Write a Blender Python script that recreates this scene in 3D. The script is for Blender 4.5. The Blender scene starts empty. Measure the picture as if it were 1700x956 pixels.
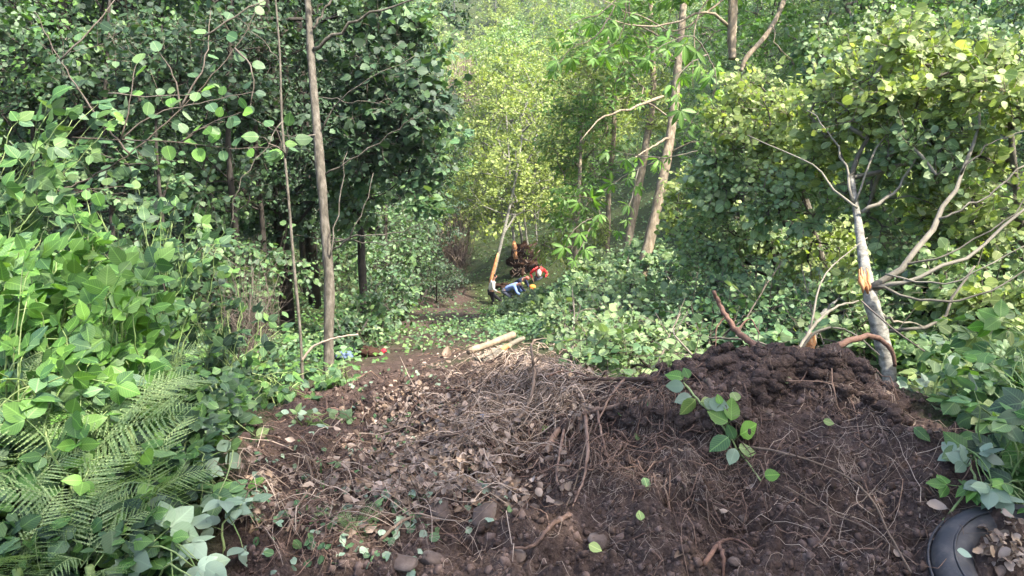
import bpy, math, random
import numpy as np
from mathutils import Vector, Matrix

# ------------------------------------------------------------------ camera, sky, sun, exposure
SC = bpy.context.scene
PITCH = math.radians(18.0)
CAMZ = 1.6
FPX = 1214.0
cam_d = bpy.data.cameras.new('camera'); cam = bpy.data.objects.new('camera', cam_d)
SC.collection.objects.link(cam); SC.camera = cam
cam.location = (0, 0, CAMZ); cam.rotation_euler = (math.radians(90) - PITCH, 0, 0)
cam_d.sensor_width = 36.0; cam_d.lens = 36.0 * FPX / 1700.0
cam_d.clip_start = 0.05; cam_d.clip_end = 2000

SUN_EL = math.radians(56); SUN_AZ = math.radians(115)      # azimuth clockwise from the view direction (+Y): right, a little behind
sun_dir = Vector((math.sin(SUN_AZ) * math.cos(SUN_EL), math.cos(SUN_AZ) * math.cos(SUN_EL), math.sin(SUN_EL)))
W = bpy.data.worlds.new('World'); SC.world = W; W.use_nodes = True
wn = W.node_tree.nodes; wl = W.node_tree.links
sky = wn.new('ShaderNodeTexSky'); sky.sky_type = 'NISHITA'; sky.sun_disc = False
sky.sun_elevation = SUN_EL; sky.sun_rotation = SUN_AZ; sky.air_density = 0.9; sky.dust_density = 3.5; sky.ozone_density = 0.8
bg = wn['Background']; bg.inputs['Strength'].default_value = 0.15
wl.new(sky.outputs[0], bg.inputs['Color'])
sl = bpy.data.lights.new('sun', 'SUN'); sun = bpy.data.objects.new('sun', sl); SC.collection.objects.link(sun)
sl.energy = 2.7; sl.angle = math.radians(0.6); sl.color = (1.0, 0.93, 0.80)
sun.rotation_euler = sun_dir.to_track_quat('Z', 'Y').to_euler(); sun.location = (30, -20, 40)
SC.view_settings.view_transform = 'Standard'; SC.view_settings.look = 'None'
SC.view_settings.gamma = 1.0; SC.view_settings.exposure = 2.45
try:
    cy = SC.cycles
    cy.max_bounces = 6; cy.diffuse_bounces = 4; cy.transmission_bounces = 4; cy.transparent_max_bounces = 6; cy.volume_bounces = 0; cy.volume_step_rate = 4
    cy.use_denoising = True; cy.sample_clamp_indirect = 6
    cy.use_adaptive_sampling = True; cy.adaptive_threshold = 0.02
except Exception:
    pass

# ------------------------------------------------------------------ helpers
rs = np.random.RandomState(7); R = random.Random(11)
COL = SC.collection
CAM = np.array([0, 0, CAMZ]); cp, sp_ = math.cos(PITCH), math.sin(PITCH)
FW = np.array([0, cp, -sp_]); UP = np.array([0, sp_, cp]); RT = np.array([1.0, 0, 0])

def P(px, py, d):                      # point at photo pixel (px, py), d metres in front of the camera
    return CAM + d * (FW + RT * (px - 850) / FPX + UP * (478 - py) / FPX)
def proj(p):
    q = np.asarray(p) - CAM; d = q @ FW
    d = np.where(np.abs(d) < 1e-6, 1e-6, d)
    return 850 + FPX * (q @ RT) / d, 478 - FPX * (q @ UP) / d, d
def nrm(v):
    return v / (np.linalg.norm(v, axis=-1, keepdims=True) + 1e-9)

def link(o, parent=None):
    COL.objects.link(o)
    if parent is not None: o.parent = parent
    return o
def tag(o, label=None, cat=None, group=None, kind=None):
    if label: o['label'] = label
    if cat: o['category'] = cat
    if group: o['group'] = group
    if kind: o['kind'] = kind
    return o
def thing(name, label, cat, loc, group=None):
    o = bpy.data.objects.new(name, None); o.location = loc; o.empty_display_size = 0.2
    COL.objects.link(o); return tag(o, label, cat, group)

def mesh_np(name, V, T, mat=None, uv=None, smooth=True, mats=None, midx=None):
    V = np.ascontiguousarray(V, dtype=np.float32); T = np.ascontiguousarray(T, dtype=np.int32)
    k = T.shape[1]
    me = bpy.data.meshes.new(name)
    me.vertices.add(len(V)); me.vertices.foreach_set('co', V.ravel())
    me.loops.add(T.size); me.loops.foreach_set('vertex_index', T.ravel())
    me.polygons.add(len(T)); me.polygons.foreach_set('loop_start', np.arange(0, T.size, k, dtype=np.int32))
    if uv is not None:
        l = me.uv_layers.new(name='UVMap'); l.data.foreach_set('uv', np.ascontiguousarray(uv[T.ravel()], dtype=np.float32).ravel())
    if smooth: me.polygons.foreach_set('use_smooth', np.ones(len(T), dtype=bool))
    for m in (mats or ([mat] if mat else [])): me.materials.append(m)
    if midx is not None: me.polygons.foreach_set('material_index', np.ascontiguousarray(midx, dtype=np.int32))
    me.update(calc_edges=True)
    return me

class MB:                              # mesh builder (triangles), local to an origin
    def __init__(s): s.v = []; s.t = []; s.u = []; s.n = 0
    def add(s, V, T, uv=None):
        V = np.asarray(V, float); T = np.asarray(T, int)
        s.v.append(V); s.t.append(T + s.n); s.u.append(uv if uv is not None else np.zeros((len(V), 2))); s.n += len(V)
    def tube(s, pts, rad, sides=6, cap=True, wob=0.0):
        pts = np.asarray(pts, float); n = len(pts)
        rad = np.asarray(rad, float) if np.ndim(rad) else np.full(n, float(rad))
        tg = np.gradient(pts, axis=0); tg = nrm(tg)
        ref = np.array([0.31, 0.17, 0.93]) if abs(tg[0] @ np.array([0.31, 0.17, 0.93])) < .9 else np.array([1., 0, 0])
        a = nrm(np.cross(tg, ref)); b = np.cross(tg, a)
        ph = np.arange(sides) * 2 * math.pi / sides
        rr = rad[:, None] * (1 + (wob * rs.randn(n, sides) if wob else 0))
        V = pts[:, None] + rr[..., None] * (np.cos(ph)[None, :, None] * a[:, None] + np.sin(ph)[None, :, None] * b[:, None])
        V = V.reshape(-1, 3)
        i = np.arange(n - 1)[:, None] * sides; j = np.arange(sides)[None]
        A = i + j; B = i + (j + 1) % sides; C_ = B + sides; D = A + sides
        T = np.concatenate([np.stack([A, B, C_], -1).reshape(-1, 3), np.stack([A, C_, D], -1).reshape(-1, 3)])
        L = np.concatenate([[0], np.cumsum(np.linalg.norm(np.diff(pts, axis=0), axis=1))])
        uv = np.stack([np.tile(np.arange(sides) / sides, n), np.repeat(L, sides)], -1)
        if cap:
            V = np.vstack([V, pts[0], pts[-1]]); uv = np.vstack([uv, [0, 0], [0, L[-1]]])
            c0, c1 = n * sides, n * sides + 1; jj = np.arange(sides)
            T = np.vstack([T, np.stack([np.full(sides, c0), (jj + 1) % sides, jj], -1),
                           np.stack([np.full(sides, c1), (n - 1) * sides + jj, (n - 1) * sides + (jj + 1) % sides], -1)])
        s.add(V, T, uv)
    def prisms(s, A, B, ra, rb):       # many 3-sided straight twigs at once
        A = np.asarray(A); B = np.asarray(B); N = len(A)
        if N == 0: return
        t = nrm(B - A); a = nrm(np.cross(t, np.array([.3, .2, .93]))); b = np.cross(t, a)
        ra = np.broadcast_to(ra, (N,))[:, None]; rb = np.broadcast_to(rb, (N,))[:, None]
        V = []
        for (Q, r_) in ((A, ra), (B, rb)):
            for k in range(3):
                th = k * 2.0944; V.append(Q + r_ * (math.cos(th) * a + math.sin(th) * b))
        V = np.stack(V, 1).reshape(-1, 3)
        F = np.array([[0, 1, 4], [0, 4, 3], [1, 2, 5], [1, 5, 4], [2, 0, 3], [2, 3, 5]])
        s.add(V, (F[None] + (np.arange(N) * 6)[:, None, None]).reshape(-1, 3))
    def build(s, name, mat, parent=None, origin=(0, 0, 0), kind=None, smooth=True):
        if not s.v: return None
        V = np.vstack(s.v) - np.asarray(origin); T = np.vstack(s.t); U = np.vstack(s.u)
        o = bpy.data.objects.new(name, mesh_np(name, V, T, mat, U, smooth))
        link(o, parent)
        if parent is None: o.location = origin
        if kind: o['kind'] = kind
        return o

def spline(pts, n=12, jit=0.0):        # catmull-rom through rows of any width
    p = np.asarray(pts, float)
    if len(p) == 2: q = np.linspace(0, 1, n)[:, None]; out = p[0] * (1 - q) + p[1] * q
    else:
        pp = np.vstack([2 * p[0] - p[1], p, 2 * p[-1] - p[-2]]); out = []
        seg = len(p) - 1; t_ = np.linspace(0, seg - 1e-6, n)
        for t in t_:
            i = int(t); f = t - i; a, b, c, d = pp[i:i + 4]
            out.append(.5 * ((2 * b) + (-a + c) * f + (2 * a - 5 * b + 4 * c - d) * f * f + (-a + 3 * b - 3 * c + d) * f ** 3))
        out = np.array(out)
    if jit:
        j = rs.randn(len(out), 3) * jit; j[0] = 0; out[:, :3] += j
    return out

# numpy value noise
def vnoise(x, y, seed=0):
    xi = np.floor(x).astype(np.int64); yi = np.floor(y).astype(np.int64); xf = x - xi; yf = y - yi
    def h(a, b):
        k = (a * 374761393 + b * 668265263 + seed * 1442695041) & 0xffffffff
        k = ((k ^ (k >> 13)) * 1274126177) & 0xffffffff
        return ((k ^ (k >> 16)) & 0xffff) / 65535.0
    u = xf * xf * (3 - 2 * xf); v = yf * yf * (3 - 2 * yf)
    return (h(xi, yi) * (1 - u) + h(xi + 1, yi) * u) * (1 - v) + (h(xi, yi + 1) * (1 - u) + h(xi + 1, yi + 1) * u) * v
def fbm(x, y, f, octv=4, seed=0, gain=.5):
    s = 0; a = 1; n = 0
    for k in range(octv):
        s = s + a * (vnoise(x * f, y * f, seed + k) - .5); n += a; a *= gain; f *= 2.03
    return s / n * 2

# ------------------------------------------------------------------ materials
def newmat(name):
    m = bpy.data.materials.new(name); m.use_nodes = True; nt = m.node_tree
    return m, nt, nt.nodes['Principled BSDF'], nt.nodes['Material Output']
def N_(nt, t, **kw):
    n = nt.nodes.new(t)
    for k, v in kw.items(): setattr(n, k, v)
    return n
def ramp(nt, stops):
    r = N_(nt, 'ShaderNodeValToRGB'); e = r.color_ramp.elements
    while len(e) < len(stops): e.new(.5)
    for i, (p, c) in enumerate(stops): e[i].position = p; e[i].color = (*c, 1)
    return r
def mix(nt, a, b, f):
    m = N_(nt, 'ShaderNodeMix', data_type='RGBA')
    for s, v in ((m.inputs[0], f), (m.inputs[6], a), (m.inputs[7], b)):
        if hasattr(v, 'is_linked') or hasattr(v, 'links'): nt.links.new(v, s)
        elif isinstance(v, tuple): s.default_value = (*v, 1)
        else: s.default_value = v
    return m.outputs[2]
def math_(nt, op, a, b=0.0):
    m = N_(nt, 'ShaderNodeMath', operation=op)
    for s, v in ((m.inputs[0], a), (m.inputs[1], b)):
        if hasattr(v, 'links'): nt.links.new(v, s)
        else: s.default_value = v
    return m.outputs[0]

def leaf_mat(name, cols, under, transl=.35, rough=.56, veins=.35, spots=.25, tcol=None):
    """cols: three colours over the per-leaf random; under: paler underside."""
    m, nt, b, out = newmat(name); L = nt.links
    geo = N_(nt, 'ShaderNodeNewGeometry'); oi = N_(nt, 'ShaderNodeObjectInfo')
    rnd = math_(nt, 'FRACT', math_(nt, 'ADD', geo.outputs['Random Per Island'], oi.outputs['Random']))
    k = len(cols); cr = ramp(nt, [(i / (k - 1), c) for i, c in enumerate(cols)]); L.new(rnd, cr.inputs[0])
    base = cr.outputs[0]
    # brightness variation on a second random
    rnd2 = math_(nt, 'FRACT', math_(nt, 'MULTIPLY', rnd, 17.31))
    uvn = N_(nt, 'ShaderNodeUVMap'); sep = N_(nt, 'ShaderNodeSeparateXYZ'); L.new(uvn.outputs[0], sep.inputs[0])
    ux = math_(nt, 'ABSOLUTE', math_(nt, 'SUBTRACT', sep.outputs[0], .5))
    rib = math_(nt, 'LESS_THAN', ux, .022)
    ph = math_(nt, 'SUBTRACT', math_(nt, 'MULTIPLY', sep.outputs[1], 9.0), math_(nt, 'MULTIPLY', ux, 7.0))
    sv = math_(nt, 'GREATER_THAN', math_(nt, 'SINE', math_(nt, 'MULTIPLY', ph, 6.283)), .86)
    ve = math_(nt, 'MULTIPLY', math_(nt, 'MAXIMUM', rib, math_(nt, 'MULTIPLY', sv, .5)), veins)
    base = mix(nt, base, tuple(min(1, c * 2.2 + .04) for c in cols[-1]), ve)
    tc = N_(nt, 'ShaderNodeTexCoord'); nz = N_(nt, 'ShaderNodeTexNoise'); nz.inputs['Scale'].default_value = 7; nz.inputs['Detail'].default_value = 3
    L.new(geo.outputs['Position'], nz.inputs['Vector'])
    sm = N_(nt, 'ShaderNodeMapRange'); sm.inputs[1].default_value = .58; sm.inputs[2].default_value = .75; L.new(nz.outputs[0], sm.inputs[0])
    base = mix(nt, base, tuple(c * .8 + d for c, d in zip(cols[-1], (.05, .03, .0))), math_(nt, 'MULTIPLY', sm.outputs[0], spots))
    hs = N_(nt, 'ShaderNodeHueSaturation'); mr = N_(nt, 'ShaderNodeMapRange'); mr.inputs[3].default_value = .72; mr.inputs[4].default_value = 1.35
    L.new(rnd2, mr.inputs[0]); L.new(mr.outputs[0], hs.inputs['Value']); L.new(base, hs.inputs['Color'])
    colr = mix(nt, hs.outputs[0], under, geo.outputs['Backfacing'])
    L.new(colr, b.inputs['Base Color']); b.inputs['Roughness'].default_value = rough
    b.inputs['Specular IOR Level'].default_value = .5
    tr = N_(nt, 'ShaderNodeBsdfTranslucent'); g = N_(nt, 'ShaderNodeMix', data_type='RGBA', blend_type='MULTIPLY'); g.inputs[0].default_value = 1
    L.new(hs.outputs[0], g.inputs[6]); g.inputs[7].default_value = (*(tcol or (1.5, 1.55, .6)), 1); L.new(g.outputs[2], tr.inputs['Color'])
    ms = N_(nt, 'ShaderNodeMixShader'); ms.inputs[0].default_value = transl
    L.new(b.outputs[0], ms.inputs[1]); L.new(tr.outputs[0], ms.inputs[2]); L.new(ms.outputs[0], out.inputs['Surface'])
    return m

def rough_mat(name, cols, scale=8, rough=.85, bump=.4, stretch=(1, 1, 1), island=0.0, dist=.01, spec=.3, detail=5):
    m, nt, b, out = newmat(name); L = nt.links
    tc = N_(nt, 'ShaderNodeTexCoord'); mp = N_(nt, 'ShaderNodeMapping'); mp.inputs['Scale'].default_value = stretch
    L.new(tc.outputs['Object'], mp.inputs[0]); nz = N_(nt, 'ShaderNodeTexNoise'); nz.inputs['Scale'].default_value = scale; nz.inputs['Detail'].default_value = detail
    nz.inputs['Roughness'].default_value = .65
    L.new(mp.outputs[0], nz.inputs['Vector'])
    f = nz.outputs[0]
    k = len(cols); cr = ramp(nt, [(.3 + .4 * i / (k - 1), c) for i, c in enumerate(cols)])
    if island:
        geo = N_(nt, 'ShaderNodeNewGeometry'); oi = N_(nt, 'ShaderNodeObjectInfo')
        rnd = math_(nt, 'FRACT', math_(nt, 'ADD', geo.outputs['Random Per Island'], oi.outputs['Random']))
        f = math_(nt, 'ADD', f, math_(nt, 'MULTIPLY', math_(nt, 'SUBTRACT', rnd, .5), island))
    L.new(f, cr.inputs[0]); L.new(cr.outputs[0], b.inputs['Base Color'])
    b.inputs['Roughness'].default_value = rough; b.inputs['Specular IOR Level'].default_value = spec
    if bump:
        bp = N_(nt, 'ShaderNodeBump'); bp.inputs['Strength'].default_value = bump; bp.inputs['Distance'].default_value = dist
        L.new(nz.outputs[0], bp.inputs['Height']); L.new(bp.outputs[0], b.inputs['Normal'])
    return m

M = {}
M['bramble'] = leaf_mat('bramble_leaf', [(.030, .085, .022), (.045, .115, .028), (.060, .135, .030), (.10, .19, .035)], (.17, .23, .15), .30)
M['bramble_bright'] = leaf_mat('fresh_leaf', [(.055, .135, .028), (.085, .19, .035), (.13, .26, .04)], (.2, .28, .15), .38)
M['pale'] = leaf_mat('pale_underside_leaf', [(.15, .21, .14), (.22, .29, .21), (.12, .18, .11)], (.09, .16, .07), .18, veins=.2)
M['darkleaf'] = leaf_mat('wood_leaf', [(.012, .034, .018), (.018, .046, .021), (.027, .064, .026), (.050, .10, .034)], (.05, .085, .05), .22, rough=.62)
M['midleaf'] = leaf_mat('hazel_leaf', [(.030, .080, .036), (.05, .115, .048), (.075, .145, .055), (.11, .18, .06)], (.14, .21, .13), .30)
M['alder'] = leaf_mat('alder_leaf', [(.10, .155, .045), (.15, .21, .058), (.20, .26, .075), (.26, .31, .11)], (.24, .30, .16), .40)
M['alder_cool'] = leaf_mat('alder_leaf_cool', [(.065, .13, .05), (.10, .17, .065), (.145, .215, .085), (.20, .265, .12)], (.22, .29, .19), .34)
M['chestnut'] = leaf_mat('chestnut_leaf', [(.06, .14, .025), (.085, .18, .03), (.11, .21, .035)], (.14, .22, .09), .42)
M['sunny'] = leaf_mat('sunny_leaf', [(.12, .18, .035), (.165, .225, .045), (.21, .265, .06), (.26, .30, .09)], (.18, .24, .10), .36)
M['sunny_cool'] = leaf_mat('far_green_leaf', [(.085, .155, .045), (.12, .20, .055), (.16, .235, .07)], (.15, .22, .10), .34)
M['fern'] = leaf_mat('fern_leaf', [(.17, .25, .11), (.21, .29, .13), (.26, .33, .15)], (.14, .22, .10), .34, veins=0)
M['loose'] = leaf_mat('loose_leaf', [(.07, .16, .05), (.12, .20, .05), (.22, .26, .08)], (.25, .32, .2), .2)
M['dry'] = leaf_mat('dry_leaf', [(.12, .080, .058), (.19, .135, .10), (.31, .24, .19), (.075, .048, .034), (.22, .15, .095)], (.36, .29, .25), .12, veins=.1, spots=.2, tcol=(1.2, 1, .7))
M['bark'] = rough_mat('grey_brown_bark', [(.036, .032, .025), (.095, .083, .064), (.17, .152, .125)], 22, .9, .9, (1, 1, .35), dist=.012)
M['darkbark'] = rough_mat('dark_bark', [(.02, .018, .014), (.05, .042, .034)], 20, .9, .8, (1, 1, .3), dist=.01)
M['palebark'] = rough_mat('pale_alder_bark', [(.05, .047, .038), (.18, .172, .148), (.31, .298, .26)], 20, .85, .6, (1, 1, 1.6), dist=.006)
M['warmbark'] = rough_mat('warm_bark', [(.08, .062, .042), (.19, .152, .105), (.33, .275, .20)], 15, .9, .8, (1, 1, .25), dist=.015)
M['twig'] = rough_mat('twig_bark', [(.07, .055, .042), (.15, .125, .10)], 14, .85, 0, island=.5)
M['paletwig'] = rough_mat('pale_twig', [(.085, .076, .058), (.20, .18, .14)], 14, .8, 0, island=.5)
M['greenstem'] = rough_mat('green_stem', [(.13, .20, .06), (.24, .30, .12)], 14, .6, 0, island=.5)
M['root'] = rough_mat('root_bark', [(.060, .036, .026), (.13, .080, .058), (.20, .13, .095)], 30, .85, .5, (1, 1, 1), island=.35, dist=.005)
M['redroot'] = rough_mat('red_root', [(.07, .036, .024), (.17, .095, .066)], 30, .8, .5, island=.2, dist=.006)
M['fineroot'] = rough_mat('fine_root', [(.075, .05, .04), (.17, .125, .10), (.32, .25, .20)], 10, .85, 0, island=.9)
M['straw'] = rough_mat('dry_stems', [(.12, .083, .058), (.21, .155, .115), (.36, .28, .22)], 10, .8, 0, island=.8)
M['orangewood'] = rough_mat('broken_orange_wood', [(.28, .10, .04), (.46, .20, .08), (.52, .34, .2)], 18, .7, .5, (1, 1, .2), dist=.01)
M['creamwood'] = rough_mat('split_cream_wood', [(.14, .11, .075), (.30, .235, .165)], 18, .7, .5, (1, 1, .2), dist=.01)
M['stone'] = rough_mat('stone', [(.050, .034, .027), (.095, .070, .058), (.17, .135, .115)], 9, .9, .8, dist=.012)
M['clod'] = rough_mat('soil_clod', [(.044, .030, .024), (.082, .056, .046), (.13, .093, .079)], 40, .95, .7, island=.4, dist=.004, spec=.1)
M['soilface'] = rough_mat('torn_soil', [(.022, .012, .008), (.060, .034, .024)], 6, .95, .8, dist=.05, spec=.1)

# ------------------------------------------------------------------ terrain
CT = [(-300,956,2.34),(200,956,2.34),(600,956,2.34),(850,956,2.34),(1200,956,2.34),(1500,956,2.36),(1900,956,2.34),
      (1250,850,2.62),(1250,750,2.86),(1250,655,3.12),(1270,574,3.4),(1190,588,3.4),(1100,850,2.62),(1100,750,2.9),(1100,680,3.1),(1120,612,3.4),
      (1000,850,2.66),(1000,750,3.0),(1000,690,3.3),(1010,655,3.7),(880,850,2.7),(880,760,3.1),(880,690,3.5),(880,634,3.85),(880,604,4.2),
      (780,850,2.75),(780,750,3.2),(780,680,3.8),(780,640,4.5),(780,610,5.3),(700,850,2.75),(700,750,3.4),(700,690,4.1),(700,640,5.4),
      (1400,850,2.6),(1400,750,2.85),(1400,670,3.15),(1380,598,3.4),(1450,640,3.3),(1540,850,2.6),(1530,760,2.85),(1500,690,3.2),
      (600,850,2.78),(600,750,3.5),(600,700,4.2),(600,650,5.7),(600,600,9.0),(650,560,13.5),(700,530,20),(740,508,28),(815,515,36),
      (480,850,2.72),(480,750,3.5),(480,690,4.6),(545,628,7.6),(500,655,6.3),(360,850,2.6),(330,740,3.4),(300,640,6.4),(200,620,6.5),(400,560,12),
      (0,850,2.3),(100,740,2.9),(-200,640,3.6),(0,560,6.5),(1650,850,2.5),(1680,740,3.0),(1800,650,4.0),(1700,560,7),
      (1500,640,4.6),(1380,585,5.6),(1250,555,6.6),(1100,570,7.5),(1000,560,8.5),(920,570,8.0),(1475,640,5.0),
      (1000,520,14),(1000,470,26),(1100,450,25),(1200,480,15),(1350,470,13),(1600,450,13),(900,505,34),(880,470,38),(880,430,41),(800,455,43),
      (850,545,17),(780,540,20),(700,450,50),(600,470,40),(500,500,25),(850,300,66),(850,150,86),(850,0,112),(850,-160,145),(300,450,19),(300,300,32),(300,100,52),(300,-60,85),
      (-200,450,16),(-200,200,36),(-200,-60,70),(600,300,62),(600,100,88),(600,-80,125),(1200,300,36),(1150,100,72),(1150,-80,110),(1600,300,26),(1600,100,42),(1600,-60,72),(2000,300,24),(2000,-60,60)]
cw = [P(*c) for c in CT]
# just behind the lip of the torn bank the ground drops away
cw += [np.array(w) for w in [(1.25,4.15,-.62),(.62,4.2,-.55),(1.9,4.1,-.6),(.2,5.2,-.75),(2.4,3.9,-.45),(1.2,5.2,-.95),
       (0,1.2,0),(0,.4,0.02),(-1.2,1,0.05),(1.2,1,0),(2.5,1,0),(-2.5,1,.1),(0,-3,.4),(-6,-3,1),(6,-3,1),(0,-20,4),(-20,-20,6),(20,-20,6),(60,-40,14),(-60,-40,14),
       (-15,0,3),(15,0,3),(14,8,.5),(40,0,9),(-40,0,9),(70,20,10),(-70,20,10),(0,260,60),(-120,230,60),(120,230,60),(-260,60,40),(260,60,40),(0,-260,40),(-250,-200,40),(250,-200,40)]]
cw = np.array(cw)
def lp(x, y):
    r = np.sqrt(x * x + y * y) + .25; th = np.arctan2(x, y)
    l = np.log(r)
    return np.stack([l, np.sin(th) * (1.0 + .15 * l) * 1.2, np.cos(th) * 1.2], -1)
Q = lp(cw[:, 0], cw[:, 1])
def kern(A, B): return np.linalg.norm(A[:, None] - B[None], axis=-1)
# heights divided by range so that near relief and far hills weigh alike
cr_ = np.sqrt(cw[:, 0] ** 2 + cw[:, 1] ** 2) + 1.0
Wt = np.linalg.solve(kern(Q, Q) - np.eye(len(Q)) * .012, cw[:, 2] / cr_)
def Hs(x, y):
    x = np.atleast_1d(np.asarray(x, float)); y = np.atleast_1d(np.asarray(y, float)); out = np.empty(len(x))
    for i in range(0, len(x), 20000):
        out[i:i + 20000] = kern(lp(x[i:i + 20000], y[i:i + 20000]), Q) @ Wt
    return out * (np.sqrt(x * x + y * y) + 1.0)
def H(x, y):
    x = np.atleast_1d(np.asarray(x, float)); y = np.atleast_1d(np.asarray(y, float))
    r = np.hypot(x, y); z = Hs(x, y)
    near = np.clip(1 - (r - 5) / 4, 0, 1)
    q = (r < 4.6) & (r > 1.5) & (y > 0)
    if q.any():                          # the torn lip: turf and roots above, a step down to bare earth below
        xx, yy = x[q], y[q]; px, py, _ = proj(np.stack([xx, yy, z[q]], -1)); px = px + 28 * fbm(xx, yy, 5, 3, 71); py = py + 30 * fbm(xx, yy, 4, 3, 73)
        lip = np.interp(px, [820, 900, 1000, 1100, 1160, 1240, 1265, 1330, 1400, 1440, 1500], [742, 706, 688, 700, 716, 720, 640, 612, 618, 650, 700])
        dp = np.interp(px, [800, 880, 1100, 1240, 1270, 1340, 1400, 1500, 1530], [0, .09, .10, .09, .06, .08, .08, .04, 0])
        s_ = np.clip((py - lip) / 9, 0, 1); s_ = s_ * s_ * (3 - 2 * s_); z[q] -= dp * s_ * np.clip(1 - (py - lip - 20) / 150, 0, 1)
        lip2 = np.interp(px, [1100, 1180, 1260, 1300], [830, 838, 850, 800]); s2 = np.clip((py - lip2) / 9, 0, 1); z[q] -= .06 * s2 * np.clip((px - 1090) / 30, 0, 1) * np.clip((1290 - px) / 30, 0, 1) * np.clip(1 - (py - lip2 - 20) / 80, 0, 1)
    z = z + fbm(x, y, 1.9, 3, 3) * .09 * near + ((.075 * fbm(x, y, 6, 3, 9)) + .06 * np.abs(fbm(x, y, 13, 3, 21)) + .022 * fbm(x, y, 40, 3, 5)) * near
    z = z + fbm(x, y, .35, 4, 40) * .35 * np.clip((r - 7) / 10, 0, 1) + fbm(x, y, .07, 3, 60) * 3 * np.clip((r - 45) / 50, 0, 1)
    return z
def Hz(x, y): return float(H(x, y)[0])
def G(px, py):                          # where the ray through a photo pixel meets the ground
    d = np.concatenate([np.arange(1.5, 8, .02), np.geomspace(8, 220, 700)])
    p = CAM[None] + d[:, None] * (FW + RT * (px - 850) / FPX + UP * (478 - py) / FPX)[None]
    k = np.nonzero(p[:, 2] < H(p[:, 0], p[:, 1]))[0]
    return p[k[0]] if len(k) else p[-1]

rad = np.concatenate([[.05, .3, .6], np.geomspace(.9, 1.6, 25), np.geomspace(1.6, 6, 330)[1:], np.geomspace(6, 320, 130)[1:]])
a1 = np.linspace(-.72, .72, 420); a2 = np.linspace(.72, 2 * math.pi - .72, 90)[1:-1]
ang = np.concatenate([a1, a2]); nr, na = len(rad), len(ang)
RR, AA = np.meshgrid(rad, ang, indexing='ij'); gx = (RR * np.sin(AA)).ravel(); gy = (RR * np.cos(AA)).ravel()
gz = H(gx, gy)
V = np.stack([gx, gy, gz], -1)
i = np.arange(nr - 1)[:, None] * na; j = np.arange(na)[None]; A_ = i + j; B_ = i + (j + 1) % na
Fq = np.stack([A_, A_ + na, B_ + na, B_], -1).reshape(-1, 4)
def soil_mask(x, y):                    # 1 = bare dug earth, 0 = forest floor
    px, py, d = proj(np.stack([x, y, Hs(x, y)], -1)); r = np.hypot(x, y)
    n = fbm(x, y, .9, 4, 77) * .8
    m = np.zeros(len(x))
    lo = np.interp(py, [500, 560, 620, 700, 800, 956], [650, 590, 540, 430, 380, 380]); hi = np.interp(py, [480, 520, 560, 620, 640, 690, 760, 860], [770, 800, 820, 1050, 1430, 1530, 1580, 1580])
    w = np.interp(py, [480, 560, 650, 800], [25, 40, 60, 80])
    m = np.clip((px - lo) / w + .5 + n, 0, 1) * np.clip((hi - px) / w + .5 + n, 0, 1) * (py > 478) * (d > .3)
    m = np.where((r < 1.6) | ((y > 2.2) & (y < 4.3) & (x > .1) & (x < 1.75)) | ((y < 2.75) & (y > 1) & (x > 1) & (x < 2.4)), 1, m)
    return m * np.where(r > 6, np.clip(.80 + 1.1 * fbm(x, y, .8, 3, 5), 0, 1), 1)
gme = mesh_np('ground', V, Fq)
at = gme.attributes.new('earth', 'FLOAT', 'POINT'); at.data.foreach_set('value', soil_mask(gx, gy).astype(np.float32))
m, nt, b, out = newmat('earth_and_forest_floor'); L = nt.links
tc = N_(nt, 'ShaderNodeTexCoord'); n1 = N_(nt, 'ShaderNodeTexNoise'); n1.inputs['Scale'].default_value = 5; n1.inputs['Detail'].default_value = 8; n1.inputs['Roughness'].default_value = .7
n2 = N_(nt, 'ShaderNodeTexNoise'); n2.inputs['Scale'].default_value = 60; n2.inputs['Detail'].default_value = 6; n2.inputs['Roughness'].default_value = .75
vo = N_(nt, 'ShaderNodeTexVoronoi'); vo.inputs['Scale'].default_value = 75
for n in (n1, n2, vo): L.new(tc.outputs['Object'], n.inputs['Vector'])
s1 = ramp(nt, [(.32, (.038, .025, .020)), (.5, (.072, .049, .040)), (.68, (.118, .082, .069))]); L.new(n1.outputs[0], s1.inputs[0])
s2 = ramp(nt, [(.35, (.031, .021, .017)), (.55, (.075, .052, .043)), (.72, (.17, .125, .108))]); L.new(n2.outputs[0], s2.inputs[0])
soil = mix(nt, s1.outputs[0], s2.outputs[0], .5)
f1 = ramp(nt, [(.35, (.022, .028, .012)), (.5, (.04, .06, .02)), (.65, (.05, .04, .026))]); L.new(n1.outputs[0], f1.inputs[0])
atn = N_(nt, 'ShaderNodeAttribute'); atn.attribute_name = 'earth'
L.new(mix(nt, f1.outputs[0], soil, atn.outputs['Fac']), b.inputs['Base Color']); b.inputs['Roughness'].default_value = .95; b.inputs['Specular IOR Level'].default_value = .15
bp = N_(nt, 'ShaderNodeBump'); bp.inputs['Strength'].default_value = .9; bp.inputs['Distance'].default_value = .018
hh = math_(nt, 'ADD', math_(nt, 'MULTIPLY', vo.outputs[0], -.5), n2.outputs[0]); L.new(hh, bp.inputs['Height']); L.new(bp.outputs[0], b.inputs['Normal'])
gme.materials.append(m); M['ground'] = m
ground = bpy.data.objects.new('ground', gme); link(ground); tag(ground, kind='structure')

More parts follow.
